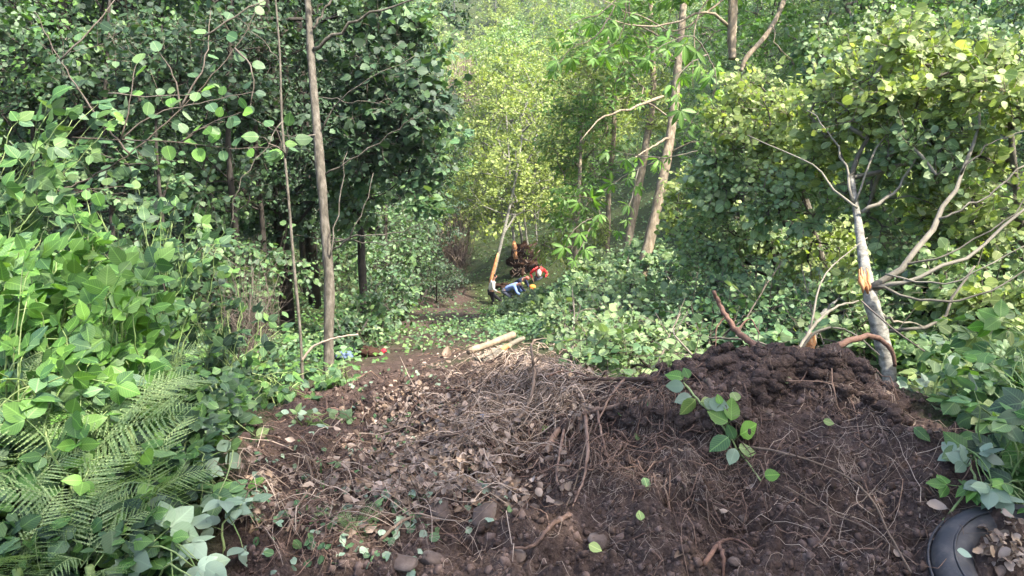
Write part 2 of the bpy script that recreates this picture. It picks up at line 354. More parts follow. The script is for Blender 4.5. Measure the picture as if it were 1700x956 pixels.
# ------------------------------------------------------------------ leaf templates: axis +Y, normal +Z, length 1
def leaf_tmpl(prof, droop=.15, fold=.25, wave=0.0, curl=0.0, asym=0):
    n = len(prof); V = [(0, 0, 0)]; U = [(.5, 0)]; T = []
    for k, (v, w) in enumerate(prof):
        z = -droop * v * v + wave * math.sin(v * 9)
        e = fold * w + curl * w * w * 2
        V += [(-w + asym * w, v - .25 * w * w, z + e), (0, v, z), (w + asym * w, v - .25 * w * w, z + e - wave)]
        U += [(.5 - w, v), (.5, v), (.5 + w, v)]
    V.append((0, 1, -droop)); U.append((.5, 1)); last = len(V) - 1
    T += [(0, 2, 1), (0, 3, 2)]
    for k in range(n - 1):
        a = 1 + 3 * k; b_ = a + 3
        T += [(a, a + 1, b_ + 1), (a, b_ + 1, b_), (a + 1, a + 2, b_ + 2), (a + 1, b_ + 2, b_ + 1)]
    a = 1 + 3 * (n - 1); T += [(a, a + 1, last), (a + 1, a + 2, last)]
    return np.array(V, float), np.array(T), np.array(U, float)
TM = {
 'ovate': [leaf_tmpl([(.10, .2), (.28, .34), (.5, .37), (.72, .27), (.9, .1)], d, f, w, 0) for d, f, w in ((.12, .12, .02), (.3, .05, .035), (-.05, .2, .02), (.45, .15, .01), (.2, -.08, .03))],
 'round': [leaf_tmpl([(.08, .24), (.28, .42), (.52, .46), (.78, .36), (.93, .18)], d, f, w, 0) for d, f, w in ((.1, .15, .015), (.25, .05, .03), (0, .3, .02))],
 'mid':   [leaf_tmpl([(.22, .34), (.55, .42), (.85, .22)], .15, .2), leaf_tmpl([(.22, .36), (.55, .40), (.85, .2)], .35, -.1)],
 'lance': [leaf_tmpl([(.15, .08), (.4, .15), (.65, .16), (.88, .07)], d, .25) for d in (.2, .5)],
 'far':   [leaf_tmpl([(.5, .40)], .2, .2), leaf_tmpl([(.45, .36)], -.1, .3)],
 'rmid':  [leaf_tmpl([(.28, .42), (.70, .40)], .12, .15), leaf_tmpl([(.25, .38), (.65, .36)], .3, .05)],
 'dry':   [leaf_tmpl([(.12, .2), (.35, .33), (.6, .3), (.85, .14)], d, f, w, c) for d, f, w, c in ((-.3, .5, .05, .3), (.5, -.5, .04, -.3), (.1, .9, .06, .4))],
}
def frames(D, Nn):                      # rotation matrices with Y along D and Z near Nn
    D = nrm(D); X = nrm(np.cross(D, Nn)); Z = np.cross(X, D)
    return np.stack([X, D, Z], -1)
TM_ME = {}
def tmpl_mesh(kind, k, mat):
    key = (kind, k, mat)
    if key not in TM_ME:
        V, T, U = TM[kind][k]; TM_ME[key] = mesh_np('leaf_blade', V, T, M[mat], U)
    return TM_ME[key]
class Leaves:
    def __init__(s): s.d = {}
    def add(s, kind, mat, pos, D, Nn, size):
        pos = np.atleast_2d(pos); n = len(pos)
        s.d.setdefault((kind, mat), []).append((pos, np.broadcast_to(D, (n, 3)).copy(), np.broadcast_to(Nn, (n, 3)).copy(), np.broadcast_to(size, (n,)).copy()))
    def flush(s, parent, origin, cap=0, name='leaf', mass='crown'):
        origin = np.asarray(origin, float); allk = []
        for key, L_ in s.d.items():
            pos, D, Nn, sz = [np.concatenate([q[i] for q in L_]) for i in range(4)]
            px, py, d = proj(pos)
            app = sz * FPX / np.maximum(d, .3) * ((px > -10) & (px < 1710) & (py > -10) & (py < 966) & (d > .4))
            allk.append((key, pos, D, Nn, sz, app))
        th = 0
        if cap:
            aa = np.sort(np.concatenate([k[5] for k in allk]))[::-1]
            th = max(aa[min(cap, len(aa)) - 1], 8.0)
        cnt = 0; MBs = {}
        for key, pos, D, Nn, sz, app in allk:
            F_ = frames(D, Nn); sel = (app >= th) if cap else np.zeros(len(pos), bool)
            nv = len(TM[key[0]]); var = rs.randint(0, nv, len(pos))
            for i_ in np.nonzero(sel)[0]:
                if cnt >= cap: sel[i_] = False; continue
                o = bpy.data.objects.new(name, tmpl_mesh(key[0], int(var[i_]), key[1])); COL.objects.link(o); o.parent = parent
                mm = np.eye(4); mm[:3, :3] = F_[i_] * sz[i_]; mm[:3, 3] = pos[i_] - origin
                o.matrix_basis = Matrix(mm.tolist()); cnt += 1
            lod = TM['rmid'] if key[0] in ('round', 'ovate', 'mid') else TM[key[0]]; var = var % len(lod)
            for v_ in range(len(lod)):
                q = np.nonzero(~sel & (var == v_))[0]
                if not len(q): continue
                V, T, U = lod[v_]
                VV = pos[q][:, None] - origin + sz[q][:, None, None] * np.einsum('nij,vj->nvi', F_[q], V)
                VV = VV + rs.randn(*VV.shape) * (sz[q] * .02)[:, None, None]
                TT = T[None] + (np.arange(len(q)) * len(V))[:, None, None]
                MBs.setdefault(key[1], MB()).add(VV.reshape(-1, 3), TT.reshape(-1, 3), np.tile(U, (len(q), 1)))
        for mt, mb in MBs.items():
            o = mb.build(mass, M[mt], None, (0, 0, 0)); o.parent = parent; o['kind'] = 'stuff'; 
        return cnt

# ------------------------------------------------------------------ trees and shrubs
def rdir(n): return nrm(rs.randn(n, 3))
def branchwork(mb_limb, mb_twig, trunk, centres, rmax, leafsets, K=5, Lf=7, cr=.35, size=.07, kind='mid', mat='alder', L_=None,
               face=(0, -.35, .75), spread=.8, rough=.7, droop=.25, twig_r=.004, limb_sides=5, far=False):
    """limbs grown from the trunk to cluster centres through a nearest-parent tree; twigs and leaves round each centre"""
    nodes = [np.array(p[:3]) for p in trunk]; nt_ = len(nodes); par = [-1] * nt_
    C = np.asarray(centres); order = np.argsort(np.min(np.linalg.norm(C[:, None] - np.array(nodes)[None], axis=-1), axis=1)); C = C[order]
    arr = np.zeros((nt_ + len(C), 3)); arr[:nt_] = nodes
    for c in C:
        k = len(nodes); q = arr[:k]; dd = np.linalg.norm(q - c, axis=1) + 1.1 * np.clip(q[:, 2] - c[2] + .25 * np.hypot(q[:, 0] - c[0], q[:, 1] - c[1]), 0, 99)
        p_ = int(np.argmin(dd)); nodes.append(c); arr[k] = c; par.append(p_)
    cnt = np.ones(len(nodes))
    for k in range(len(nodes) - 1, nt_ - 1, -1): cnt[par[k]] += cnt[k]
    for k in range(nt_, len(nodes)):
        a, b_ = arr[par[k]], arr[k]; r0 = min(rmax, .006 * cnt[k] ** .45 * (1.6 if far else 1)); 
        if not far:
            mid = (a + b_) / 2 + rs.randn(3) * .08 * np.linalg.norm(b_ - a) + np.array([0, 0, .06 * np.linalg.norm(b_ - a)])
            mb_limb.tube(spline([a, mid, b_], 5), np.linspace(r0 * 1.15, r0 * .8, 5), limb_sides, cap=False)
        elif r0 > .012: mb_limb.prisms([a], [b_], r0 * 1.15, r0 * .8)
    n = len(C); td = rdir(n * K).reshape(n, K, 3)
    outw = nrm(C - np.array(trunk)[:, :3].mean(0)); td = nrm(td * spread + outw[:, None] * .5 + np.array([0, 0, .12]))
    ln = cr * rs.uniform(.5, 1.15, (n, K)); A = np.repeat(C[:, None], K, 1); B = A + td * ln[..., None]
    B[..., 2] -= .12 * ln
    if mb_twig is not None: mb_twig.prisms(A.reshape(-1, 3), B.reshape(-1, 3), twig_r, twig_r * .4)
    f = (np.arange(Lf) + .6) / Lf; f = f[None, None] + rs.uniform(-.05, .05, (n, K, Lf))
    pos = A[:, :, None] + (B - A)[:, :, None] * f[..., None]; pos = pos.reshape(-1, 3); N = len(pos)
    tdr = np.repeat(nrm(B - A).reshape(-1, 3), Lf, 0); side = nrm(np.cross(tdr, np.array([0, 0, 1.]))) * np.tile(np.where(np.arange(Lf) % 2, 1, -1), n * K)[:, None]
    D = nrm(tdr * .6 + side * .8 + rs.randn(N, 3) * .35 + np.array([0, 0, -droop])); Nn = nrm(np.array(face) + np.repeat(rs.randn(n, 3) * rough * .75, K * Lf, 0) + np.repeat(rs.randn(n * K, 3) * rough * .55, Lf, 0) + rs.randn(N, 3) * rough * .45)
    pos = pos + D * size * .2
    leafsets.add(kind, mat, pos, D, Nn, size * rs.uniform(.4, 1.25, N) * np.repeat(rs.uniform(.75, 1.25, n), K * Lf))

def blob_points(blobs, n, surf=.35):
    """points in ellipsoids given as (centre, radii); denser towards the outside"""
    vol = np.array([b[1][0] * b[1][1] * b[1][2] for b in blobs]) ** .75; pr = vol / vol.sum(); out = []
    for (c, r), k in zip(blobs, rs.multinomial(n, pr)):
        u = rdir(k) * (rs.uniform(surf ** 3, 1, (k, 1)) ** (1 / 3)); out.append(np.asarray(c) + u * np.asarray(r))
    return np.vstack(out)
def pxblob(px, py, d, rx, ry, rd):      # ellipsoid by place and size in the photo, with its own depth in metres
    return (P(px, py, d), (rx * d / FPX, rd, ry * d / FPX))

def tree(name, label, cat, trunk, blobs, ncl, K=5, Lf=7, size=.07, kind='mid', mat='alder', bark='bark', cap=0, group=None, cr=.35, rmax=.04,
         face=(0, -.35, .75), twigmat='twig', extra=None, far=False, surf=.35, rough=.7, droop=.25, sides=9, floor=True, wob=.04, mat2=None, brmat=None):
    """trunk rows: x, y, z, radius (world)"""
    tr = spline(np.array(trunk), max(8, 3 * len(trunk)) if not far else 6); o0 = tr[0, :3].copy()
    t = thing(name, label, cat, tuple(o0), group)
    tb = MB()
    if not far and sides >= 9:
        q_ = spline(tr, 46); q_[:, :3] += np.cumsum(rs.randn(46, 3), 0) * .0006; tb.tube(q_[:, :3] - o0, q_[:, 3] * (1 + .05 * rs.randn(46)), sides + 4, wob=wob * .9)
    else: tb.tube(tr[:, :3] - o0, tr[:, 3], sides, wob=wob)
    tb.build('trunk', M[bark], t)
    cen = blob_points(blobs, ncl, surf)
    if floor:
        g = H(cen[:, 0], cen[:, 1]) + .08; cen[:, 2] = np.maximum(cen[:, 2], g + rs.uniform(0, .3, len(g)))
    lm, tw, lv = MB(), (None if far else MB()), Leaves()
    k1 = len(cen) if not mat2 else int(len(cen) * .6)
    branchwork(lm, tw, tr, cen[:k1], rmax, lv, K, Lf, cr, size, kind, mat, None, face, rough=rough, droop=droop, far=far)
    if mat2: branchwork(lm, tw, tr, cen[k1:], rmax, lv, K, Lf, cr, size, kind, mat2, None, face, rough=rough, droop=droop, far=far)
    def loc(mb, nm, mt):
        ob = mb.build(nm, M[mt], None) if mb is not None and mb.v else None
        if ob: ob.parent = t; ob.data.transform(Matrix.Translation(Vector(-o0))); ob['kind'] = 'stuff'
        return ob
    loc(lm, 'limbs', brmat or bark); loc(tw, 'twigs', twigmat)
    for (pts, r0, r1) in (extra or []):
        q = spline(pts, 12, .012); bm_ = MB(); bm_.tube(q - o0, np.linspace(r0, r1, len(q)), 6, wob=.06); bm_.build('branch', M[brmat or bark], t)
    lv.flush(t, o0, cap)
    return t
def pxtrunk(rows):                      # rows: px, py, d, width in photo pixels
    return [(*P(a, b_, d), w * d / FPX / 2) for a, b_, d, w in rows]

def copy_tree(root, loc, rz, sc, label, group):
    c = root.copy(); COL.objects.link(c); c.location = loc; c.rotation_euler = (0, 0, rz); c.scale = sc; c['label'] = label; c['group'] = group
    for ch in root.children:
        d = ch.copy(); COL.objects.link(d); d.parent = c
    return c

# ================================================================== THE SCENE
# ---- the far slope: one mass of foliage, then trees one can tell apart
def far_mass():
    n = 42000; lv = Leaves()
    th = rs.uniform(-.9, .9, n); r = 48 * (230 / 48) ** rs.uniform(0, 1, n); x = r * np.sin(th); y = r * np.cos(th)
    z = H(x, y); lump = np.maximum(0, fbm(x, y, .16, 3, 91) + .45); z = z + lump * 5.0 * rs.uniform(.5, 1.0, n) + rs.uniform(0, .6, n)
    pos = np.stack([x, y, z], -1); px, py, d = proj(pos); k = (py > -60) & (py < 480) & (px > -60) & (px < 1760); pos = pos[k]; r = r[k]; n = len(pos)
    Nn = nrm(np.array([.1, -.6, .8]) + rs.randn(n, 3) * .6); D = nrm(rs.randn(n, 3) + np.array([0, 0, -.4]))
    g = fbm(pos[:, 0], pos[:, 1], .05, 3, 12) > .0
    for q, mt in ((g, 'sunny'), (~g, 'sunny_cool')): lv.add('far', mt, pos[q], D[q], Nn[q], (r[q] * .0052 + .10) * rs.uniform(.6, 1.3, q.sum()))
    t = thing('hillside_wood', 'sunlit light green wood massed over the far hillside at the top centre', 'wood', (0, 60, Hz(0, 60)))
    lv.flush(t, (0, 60, Hz(0, 60)), 0, mass='foliage'); 
    for c in t.children: c.parent = None; c.location = t.location; c.name = 'hillside_wood'; tag(c, 'light green leaves massed over the far hillside at the top centre', 'wood', kind='stuff')
    bpy.data.objects.remove(t)
far_mass()

def proto(name, seed, hgt, wid, ncl, size, mat, bark, K=5, Lf=6, low=.15, lean=.3, kind='far', cr=.5, mat2=None):
    o = (0, 0, 0); tr = [(0, 0, -.3, hgt * .012), (lean * .4, .1, hgt * .4, hgt * .009), (lean, 0, hgt * .8, hgt * .004), (lean * 1.1, 0, hgt, .01)]
    bl = [((lean * .5, 0, hgt * (.55 + low * .3)), (wid, wid, hgt * (.47 - low * .3)))]
    for k in range(6):
        a = k * 1.05 + seed; bl.append(((math.cos(a) * wid * .7, math.sin(a) * wid * .7, hgt * (low + .18 + .12 * (k % 5))), (wid * .5, wid * .5, hgt * .13)))
    return tree(name, 'x', 'tree', tr, bl, ncl, K, Lf, size, kind, mat, bark, 0, None, cr, .06, (0, -.3, .8), far=True, floor=False, sides=6, mat2=mat2)
LBL_FAR = 'yellow-green broadleaf tree on the sunlit slope beyond the crouching people'
fp = [proto('slope_tree', s, h, w, 210, .21, mt, 'palebark', 5, 6, mat2=m2, cr=.7) for s, h, w, mt, m2 in ((1, 9, 2.6, 'sunny', 'sunny_cool'), (2, 11, 2.6, 'sunny_cool', 'sunny'), (3, 8, 2.9, 'sunny', None))]
far_spots = []
for k, (px, d) in enumerate([(690,58),(735,64),(770,56),(800,70),(845,60),(880,68),(915,57),(950,64),(985,60),(700,74),(745,82),(790,90),(830,84),(870,92),(910,80),(955,88),
                              (1000,76),(1040,66),(640,70),(660,90),(600,80),(720,104),(770,112),(820,108),(880,116),(930,108),(990,100),(1050,95),(560,62),(520,80),(1100,70),(1150,85),(1080,110),(680,125),(760,135),(850,138),(940,130),(1030,128)]):
    p = P(px, 300, d); x, y = p[0] + R.uniform(-1, 1), p[1]
    s = R.uniform(.8, 1.2); o = fp[k % 3] if k < 3 else copy_tree(fp[k % 3], (0, 0, 0), 0, (1, 1, 1), LBL_FAR, 'trees on the sunlit far slope')
    o.location = (x, y, Hz(x, y) - .2); o.rotation_euler = (0, 0, R.uniform(0, 6.28)); o.scale = (s, s, s * R.uniform(.85, 1.15)); o['label'] = LBL_FAR; o['group'] = 'trees on the sunlit far slope'

# ---- shaded wood on the left and the wood up the right side
LBL_L = 'dark green broadleaf tree in the shaded wood on the left'
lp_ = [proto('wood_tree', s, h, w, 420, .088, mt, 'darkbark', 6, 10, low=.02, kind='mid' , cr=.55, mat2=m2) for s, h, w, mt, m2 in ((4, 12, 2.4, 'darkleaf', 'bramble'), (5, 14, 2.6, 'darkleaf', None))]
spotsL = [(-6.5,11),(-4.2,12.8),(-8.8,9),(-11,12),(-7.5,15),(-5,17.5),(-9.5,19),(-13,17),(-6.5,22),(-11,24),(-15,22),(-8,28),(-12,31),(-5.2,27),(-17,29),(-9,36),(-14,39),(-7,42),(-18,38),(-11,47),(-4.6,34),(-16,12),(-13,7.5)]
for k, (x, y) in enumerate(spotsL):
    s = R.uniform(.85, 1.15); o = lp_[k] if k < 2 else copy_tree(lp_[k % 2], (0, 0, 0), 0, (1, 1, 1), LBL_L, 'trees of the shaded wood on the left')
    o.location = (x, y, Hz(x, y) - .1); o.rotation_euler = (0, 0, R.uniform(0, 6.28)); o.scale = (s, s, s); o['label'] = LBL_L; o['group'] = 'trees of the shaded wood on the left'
LBL_R = 'leafy green tree in the wood behind the alders on the right'
rp_ = [proto('wood_tree', s, h, w, 420, .09, mt, 'bark', 6, 9, low=.0, kind='mid', cr=.55, mat2=m2) for s, h, w, mt, m2 in ((6, 12, 2.6, 'alder_cool', 'chestnut'), (7, 13, 2.5, 'midleaf', 'alder_cool'))]
spotsR = [(8.3,17),(11.5,15),(8.6,22.5),(11.5,21),(14.5,18),(9.2,29),(12,27),(13.5,25),(17,22),(11.5,36),(14.5,34),(17.5,31),(13.5,43),(17.5,41),(12.5,48),(21,26),(14.5,12),(18,14),(22,36),(16,50),(11,53),(24,46)]
for k, (x, y) in enumerate(spotsR):
    s = R.uniform(.85, 1.15); o = rp_[k] if k < 2 else copy_tree(rp_[k % 2], (0, 0, 0), 0, (1, 1, 1), LBL_R, 'trees of the wood on the right')
    o.location = (x, y, Hz(x, y) - .1); o.rotation_euler = (0, 0, R.uniform(0, 6.28)); o.scale = (s, s, s); o['label'] = LBL_R; o['group'] = 'trees of the wood on the right'

LBL_S = 'unseen leafy tree added behind the viewer to shade the earth bank'  # trees out of view, added to keep direct sun off the foreground
for k, (x, y, s) in enumerate([(5.2,-.6,1.0),(6.2,-4.0,1.1),(9.6,-1.8,1.15),(4.2,-7.0,1.1)]):
    o = copy_tree(rp_[k % 2], (x, y, Hz(x, y) - .1), R.uniform(0, 6.28), (s, s, s), LBL_S, 'unseen trees added to shade the foreground')

# ---- the sunlit tree stand in the middle, above the people
def T_(rows): return pxtrunk(rows)
tree('alder_tree', 'pale leaning trunk with torn orange foot, beside the man in the white shirt', 'tree',
     T_([(812,482,37,5),(826,430,37,5.5),(842,360,37,4.5),(856,300,37.5,4),(868,220,38,2)]), [pxblob(858,225,39,75,110,3),pxblob(840,290,36.5,45,50,1.2),pxblob(815,300,39,55,50,2.5),pxblob(875,345,38,40,28,1.2),pxblob(820,355,38.5,35,22,1),pxblob(895,290,39,45,50,2.5),pxblob(850,130,41,70,60,2.5)], 420, 5, 6, .17, 'far', 'sunny', 'palebark', 0, None, .6, .07, far=True, floor=False, twigmat='paletwig')
tw_ = MB(); tq = spline([P(813,474,36.9), P(820,447,36.9), P(827,420,36.9)], 6); tw_.tube(tq, [.07, .10, .095, .09, .07, .04], 8, wob=.12)
_t = [o for o in bpy.data.objects if o.get('label', '').startswith('pale leaning trunk')][0]
_o = tw_.build('torn_wood', M['orangewood'], None); _o.parent = _t; _o.data.transform(Matrix.Translation(-_t.location))
tree('alder_tree', 'slim trunk split to orange wood, rising from the torn root mound', 'tree',
     T_([(856,432,39.5,5),(853,400,39.5,5),(850,360,40,4),(846,280,40,3),(840,180,41,2)]), [pxblob(800,160,43,70,70,3),pxblob(780,230,43,45,60,3),pxblob(840,90,44,60,50,3)], 300, 5, 6, .17, 'far', 'sunny', 'palebark', 0, None, .6, .07, far=True, floor=False, mat2='sunny_cool')
_t = [o for o in bpy.data.objects if o.get('label', '').startswith('slim trunk split')][0]
tw_ = MB(); tw_.tube(spline([P(857,430,39.3), P(855,415,39.3), P(853,400,39.4)], 5), [.12, .15, .15, .13, .05], 8, wob=.12)
_o = tw_.build('torn_wood', M['orangewood'], None); _o.parent = _t; _o.data.transform(Matrix.Translation(-_t.location))
for k, (rows, blobs, lab, n) in enumerate([
    ([(880,425,40,3.5),(872,380,40,3.5),(866,300,40,3),(862,220,41,2)], [pxblob(905,180,42,50,80,3),pxblob(940,120,44,50,60,3)], 'thin upright stem second from the left on the torn root mound', 200),
    ([(893,420,40,3.5),(889,370,40,3.5),(885,300,40,3),(905,200,42,2)], [pxblob(925,250,42,40,60,3),pxblob(915,330,42,35,30,2)], 'thin upright stem at the right end of the torn root mound', 170),
    ([(868,415,41,4),(862,370,41,4),(838,310,41,3),(800,250,42,2)], [pxblob(790,330,43,40,40,2.5),pxblob(770,300,44,30,40,2)], 'thin stem leaning left behind the torn root mound', 130)]):
    tree('alder_sapling', lab, 'tree', T_(rows), blobs, n, 5, 6, .16, 'far', 'sunny', 'palebark', 0, None, .6, .05, far=True, floor=False)
# bare reddish brushwood
def brush(label, spec, n, mat, ln, group=None):
    px, py, d, rx, ry, rd = spec; c, r = pxblob(*spec); base = c - np.array([0, 0, r[2]]); t = thing('bare_brush', label, 'brushwood', tuple(base)); mb = MB(); t2 = MB()
    for k in range(n):
        e = c + rdir(1)[0] * np.array(r) * R.uniform(.5, 1); s_ = base + np.array([R.uniform(-.3, .3) * r[0], R.uniform(-.3, .3), 0]); m_ = (s_ + e) / 2 + rs.randn(3) * r[0] * .18
        q = spline([s_, m_, e], 6) - base; mb.tube(q, np.linspace(.0006 * d, .0003 * d, 6), 4, cap=False)
        for z in range(5):
            a = q[2 + z % 4]; t2.prisms([a], [a + rdir(1)[0] * ln * R.uniform(.5, 1.2) + np.array([0, 0, ln * .3])], .0003 * d, .0001 * d)
    mb.build('stems', M[mat], t)['kind'] = 'stuff'; t2.build('twigs', M[mat], t)['kind'] = 'stuff'
brush('bare reddish-brown brushwood thicket at the edge of the clearing left of the people', (752,395,40,44,66,1.8), 130, 'fineroot', .9)
brush('bare grey-pink tree top among the yellow-green trees above the clearing', (765,135,56,34,52,2.4), 120, 'straw', 1.4)

# ---- torn root mound behind the people
def lump(name, mat, c, r, seed, sub=3, amp=.22, parent=None, flat=1.0, freq=1.5):
    import bmesh
    bm = bmesh.new(); bmesh.ops.create_icosphere(bm, subdivisions=sub, radius=1)
    V = np.array([v.co[:] for v in bm.verts]); T = np.array([[v.index for v in f.verts] for f in bm.faces]); bm.free()
    k = 1 + amp * (fbm(V[:, 0] * freq + seed * 3.1, V[:, 1] * freq + V[:, 2] * freq * 1.7 + seed, 1.0, 4, seed) * 1.6)
    V = V * k[:, None]; V = V * np.asarray(r)
    o = bpy.data.objects.new(name, mesh_np(name, V, T, M[mat], smooth=(sub > 2))); link(o, parent); o.location = c; return o
rt = thing('root_plate', 'dark brown torn root mound of earth under the thin stems, behind the people', 'root mound', tuple(P(872,470,39)))
o = lump('earth', 'soilface', (0, 0, 0), (1, 1, 1), 3, 5, .42, rt, freq=2.3); o.location = Vector(P(872,442,39.8)) - rt.location; o.scale = (.95, .7, 1.1)
o = lump('earth', 'soilface', (0, 0, 0), (1, 1, 1), 8, 5, .42, rt, freq=2.3); o.location = Vector(P(855,482,39.2)) - rt.location; o.scale = (1.1, .7, .5)
mb = MB()
for k in range(90):
    a = P(R.uniform(848, 902), R.uniform(408, 455), 39.2); b_ = a + np.array([R.uniform(-.4, .4), R.uniform(-.4, .1), R.uniform(-.5, .3)])
    mb.tube(spline([a, (a + b_) / 2 + rs.randn(3) * .1, b_], 5) - np.array(rt.location), np.linspace(.022, .008, 5), 3, cap=False)
mb.build('roots', M['fineroot'], rt)['kind'] = 'stuff'

# ---- people
def skin(name, joints, edges, mat, parent, sub=2, root=0):
    me = bpy.data.meshes.new(name); me.from_pydata([j[:3] for j in joints], edges, []); me.materials.append(mat)
    o = bpy.data.objects.new(name, me); link(o, parent); md = o.modifiers.new('Skin', 'SKIN'); md.use_smooth_shade = True
    if not me.skin_vertices: me.attributes.new('x', 'FLOAT', 'POINT')
    bpy.context.view_layer.objects.active = o
    lay = me.skin_vertices[0] if me.skin_vertices else None
    for k, j in enumerate(joints):
        r_ = j[3] if isinstance(j[3], tuple) else (j[3], j[3]); lay.data[k].radius = r_; lay.data[k].use_root = (k == root)
    s = o.modifiers.new('Subsurf', 'SUBSURF'); s.levels = sub; s.render_levels = sub
    return o
M['skin'] = rough_mat('skin', [(.16, .08, .055), (.24, .13, .09)], 5, .6, 0)
M['tan_skin'] = rough_mat('light_skin', [(.34, .17, .12), (.45, .25, .18)], 5, .6, 0)
M['hair'] = rough_mat('black_hair', [(.008, .007, .006), (.02, .016, .014)], 50, .7, .3)
def cloth(n, c): return rough_mat(n, [tuple(x * .8 for x in c), c, tuple(min(1, x * 1.1) for x in c)], 9, .85, .4, dist=.02)
M['white_cloth'] = cloth('white_cloth', (.68, .67, .62)); M['blue_cloth'] = cloth('light_blue_cloth', (.20, .30, .62)); M['navy_cloth'] = cloth('navy_cloth', (.015, .02, .05))
M['red_cloth'] = cloth('red_cloth', (.68, .06, .06)); M['dark_cloth'] = cloth('dark_cloth', (.012, .012, .016)); M['grey_cloth'] = cloth('grey_cloth', (.09, .10, .14)); M['cap_cloth'] = cloth('faded_red_cloth', (.42, .12, .10))
M['helmet'] = cloth('orange_plastic', (.80, .26, .05)); M['olive_cloth'] = cloth('olive_cloth', (.30, .33, .12))
def person(label, loc, rz, J, top, legs, skinm, headgear=None, extra=None, sc=1.0):
    """J: joints in metres, x = facing direction, z up: pelvis chest neck head elbowR handR elbowL handL kneeR footR kneeL footL"""
    t = thing('person', label, 'person', loc); t.rotation_euler = (0, 0, rz); t.scale = (sc, sc, sc)
    v = {k: np.array(p, float) for k, p in J.items()}
    ch, nk, hd, pe = v['chest'], v['neck'], v['head'], v['pelvis']; up = nrm(nk - ch); hup = nrm(hd - nk); fw = v.get('look', np.array([1., 0, 0]))
    side = np.array([0, 1., 0])
    def side_of(s): return ch + side * s * .19 + up * .06
    pts = [(*pe, .10), (*((pe + ch) / 2), .11), (*ch, .13), (*nk, .055), (*(nk + hup * .07), .06), (*(hd - hup * .02 + fw * .015), (.088, .10)), (*(hd + hup * .09), .075), (*(hd + fw * .115 - hup * .01), .018)]
    E = [(0, 1), (1, 2), (2, 3), (3, 4), (4, 5), (5, 6), (5, 7)]
    for s, tg in ((-1, 'R'), (1, 'L')):
        n0 = len(pts); e_, h_ = v['elbow' + tg], v['hand' + tg]; f = nrm(h_ - e_)
        pts += [(*side_of(s), .065), (*e_, .045), (*h_, .030), (*(h_ + f * .07), (.036, .022))]; E += [(2, n0), (n0, n0 + 1), (n0 + 1, n0 + 2), (n0 + 2, n0 + 3)]
        sd = nrm(np.cross(f, np.array([.2, .9, .3])))
        for q in range(5):                                # four fingers and a thumb
            a = h_ + f * (.10 if q < 4 else .04) + sd * (-.027 + .018 * q if q < 4 else .04); bb = a + f * (.075, .085, .08, .06, .05)[q] + sd * (0 if q < 4 else .02) + np.array([0, 0, -.012])
            m0 = len(pts); pts += [(*a, .010), (*bb, .008)]; E += [(n0 + 3, m0), (m0, m0 + 1)]
        k0 = len(pts); kn, ft = v['knee' + tg], v['foot' + tg]
        pts += [(*(pe + side * s * .10 - np.array([0, 0, .04])), .09), (*kn, .06), (*ft, .04), (*(ft + np.array([.14, 0, -.05])), .035)]; E += [(0, k0), (k0, k0 + 1), (k0 + 1, k0 + 2), (k0 + 2, k0 + 3)]
    body = skin('body', pts, E, M[skinm], t)
    sp = [(*(pe + np.array([0, 0, .02])), .15), (*((pe + ch) / 2), .155), (*ch, .165), (*(ch * .35 + nk * .65), .10)]; SE = [(0, 1), (1, 2), (2, 3)]
    for s, tg in ((-1, 'R'), (1, 'L')):
        n0 = len(sp); sp += [(*side_of(s), .092), (*v['elbow' + tg], .068), (*(v['elbow' + tg] * .15 + v['hand' + tg] * .85), .050)]; SE += [(2, n0), (n0, n0 + 1), (n0 + 1, n0 + 2)]
    skin('shirt' if top != 'red_cloth' else 'jacket', sp, SE, M[top], t)
    tp = [(*(pe + np.array([0, 0, .03])), .14)]; TE = []
    for s, tg in ((-1, 'R'), (1, 'L')):
        n0 = len(tp); tp += [(*(pe + side * s * .10 - np.array([0, 0, .06])), .115), (*v['knee' + tg], .082), (*(v['foot' + tg] + np.array([0, 0, .05])), .062)]; TE += [(0, n0), (n0, n0 + 1), (n0 + 1, n0 + 2)]
    skin('trousers', tp, TE, M[legs], t)
    for s, tg in ((-1, 'R'), (1, 'L')):
        ft = v['foot' + tg]; skin('shoe', [(*(ft + np.array([-.05, 0, -.04])), .05), (*(ft + np.array([.06, 0, -.045])), .05), (*(ft + np.array([.17, 0, -.055])), .042)], [(0, 1), (1, 2)], M['dark_cloth'], t, 1)
    hr = skin('hair' if not headgear else 'cap', [(*(hd + hup * .035 - fw * .04), .098), (*(hd + hup * .085 - fw * .01), .098), (*(hd + hup * .11 + fw * (.10 if headgear else .02)), .05 if not headgear else .06)], [(0, 1), (1, 2)], M[headgear or 'hair'], t, 1)
    for s in (-1, 1):
        e = lump('eye', 'hair', tuple(hd + fw * .092 + side * s * .033 + hup * .02), (.012, .012, .009), 1, 1, 0, body)
        e = lump('ear', skinm, tuple(hd + side * s * .092), (.022, .012, .034), 1, 1, 0, body)
    lump('mouth', 'cap_cloth', tuple(hd + fw * .093 - hup * .05), (.010, .026, .007), 1, 1, 0, body)
    if extra: extra(t, v)
    return t
def gp(px, d): 
    p = P(px, 500, d); return (p[0], p[1])
wx, wy = P(815, 500, 36.5)[:2]
wz = float(P(815, 517, 36.5)[2])
SCL = 1.08
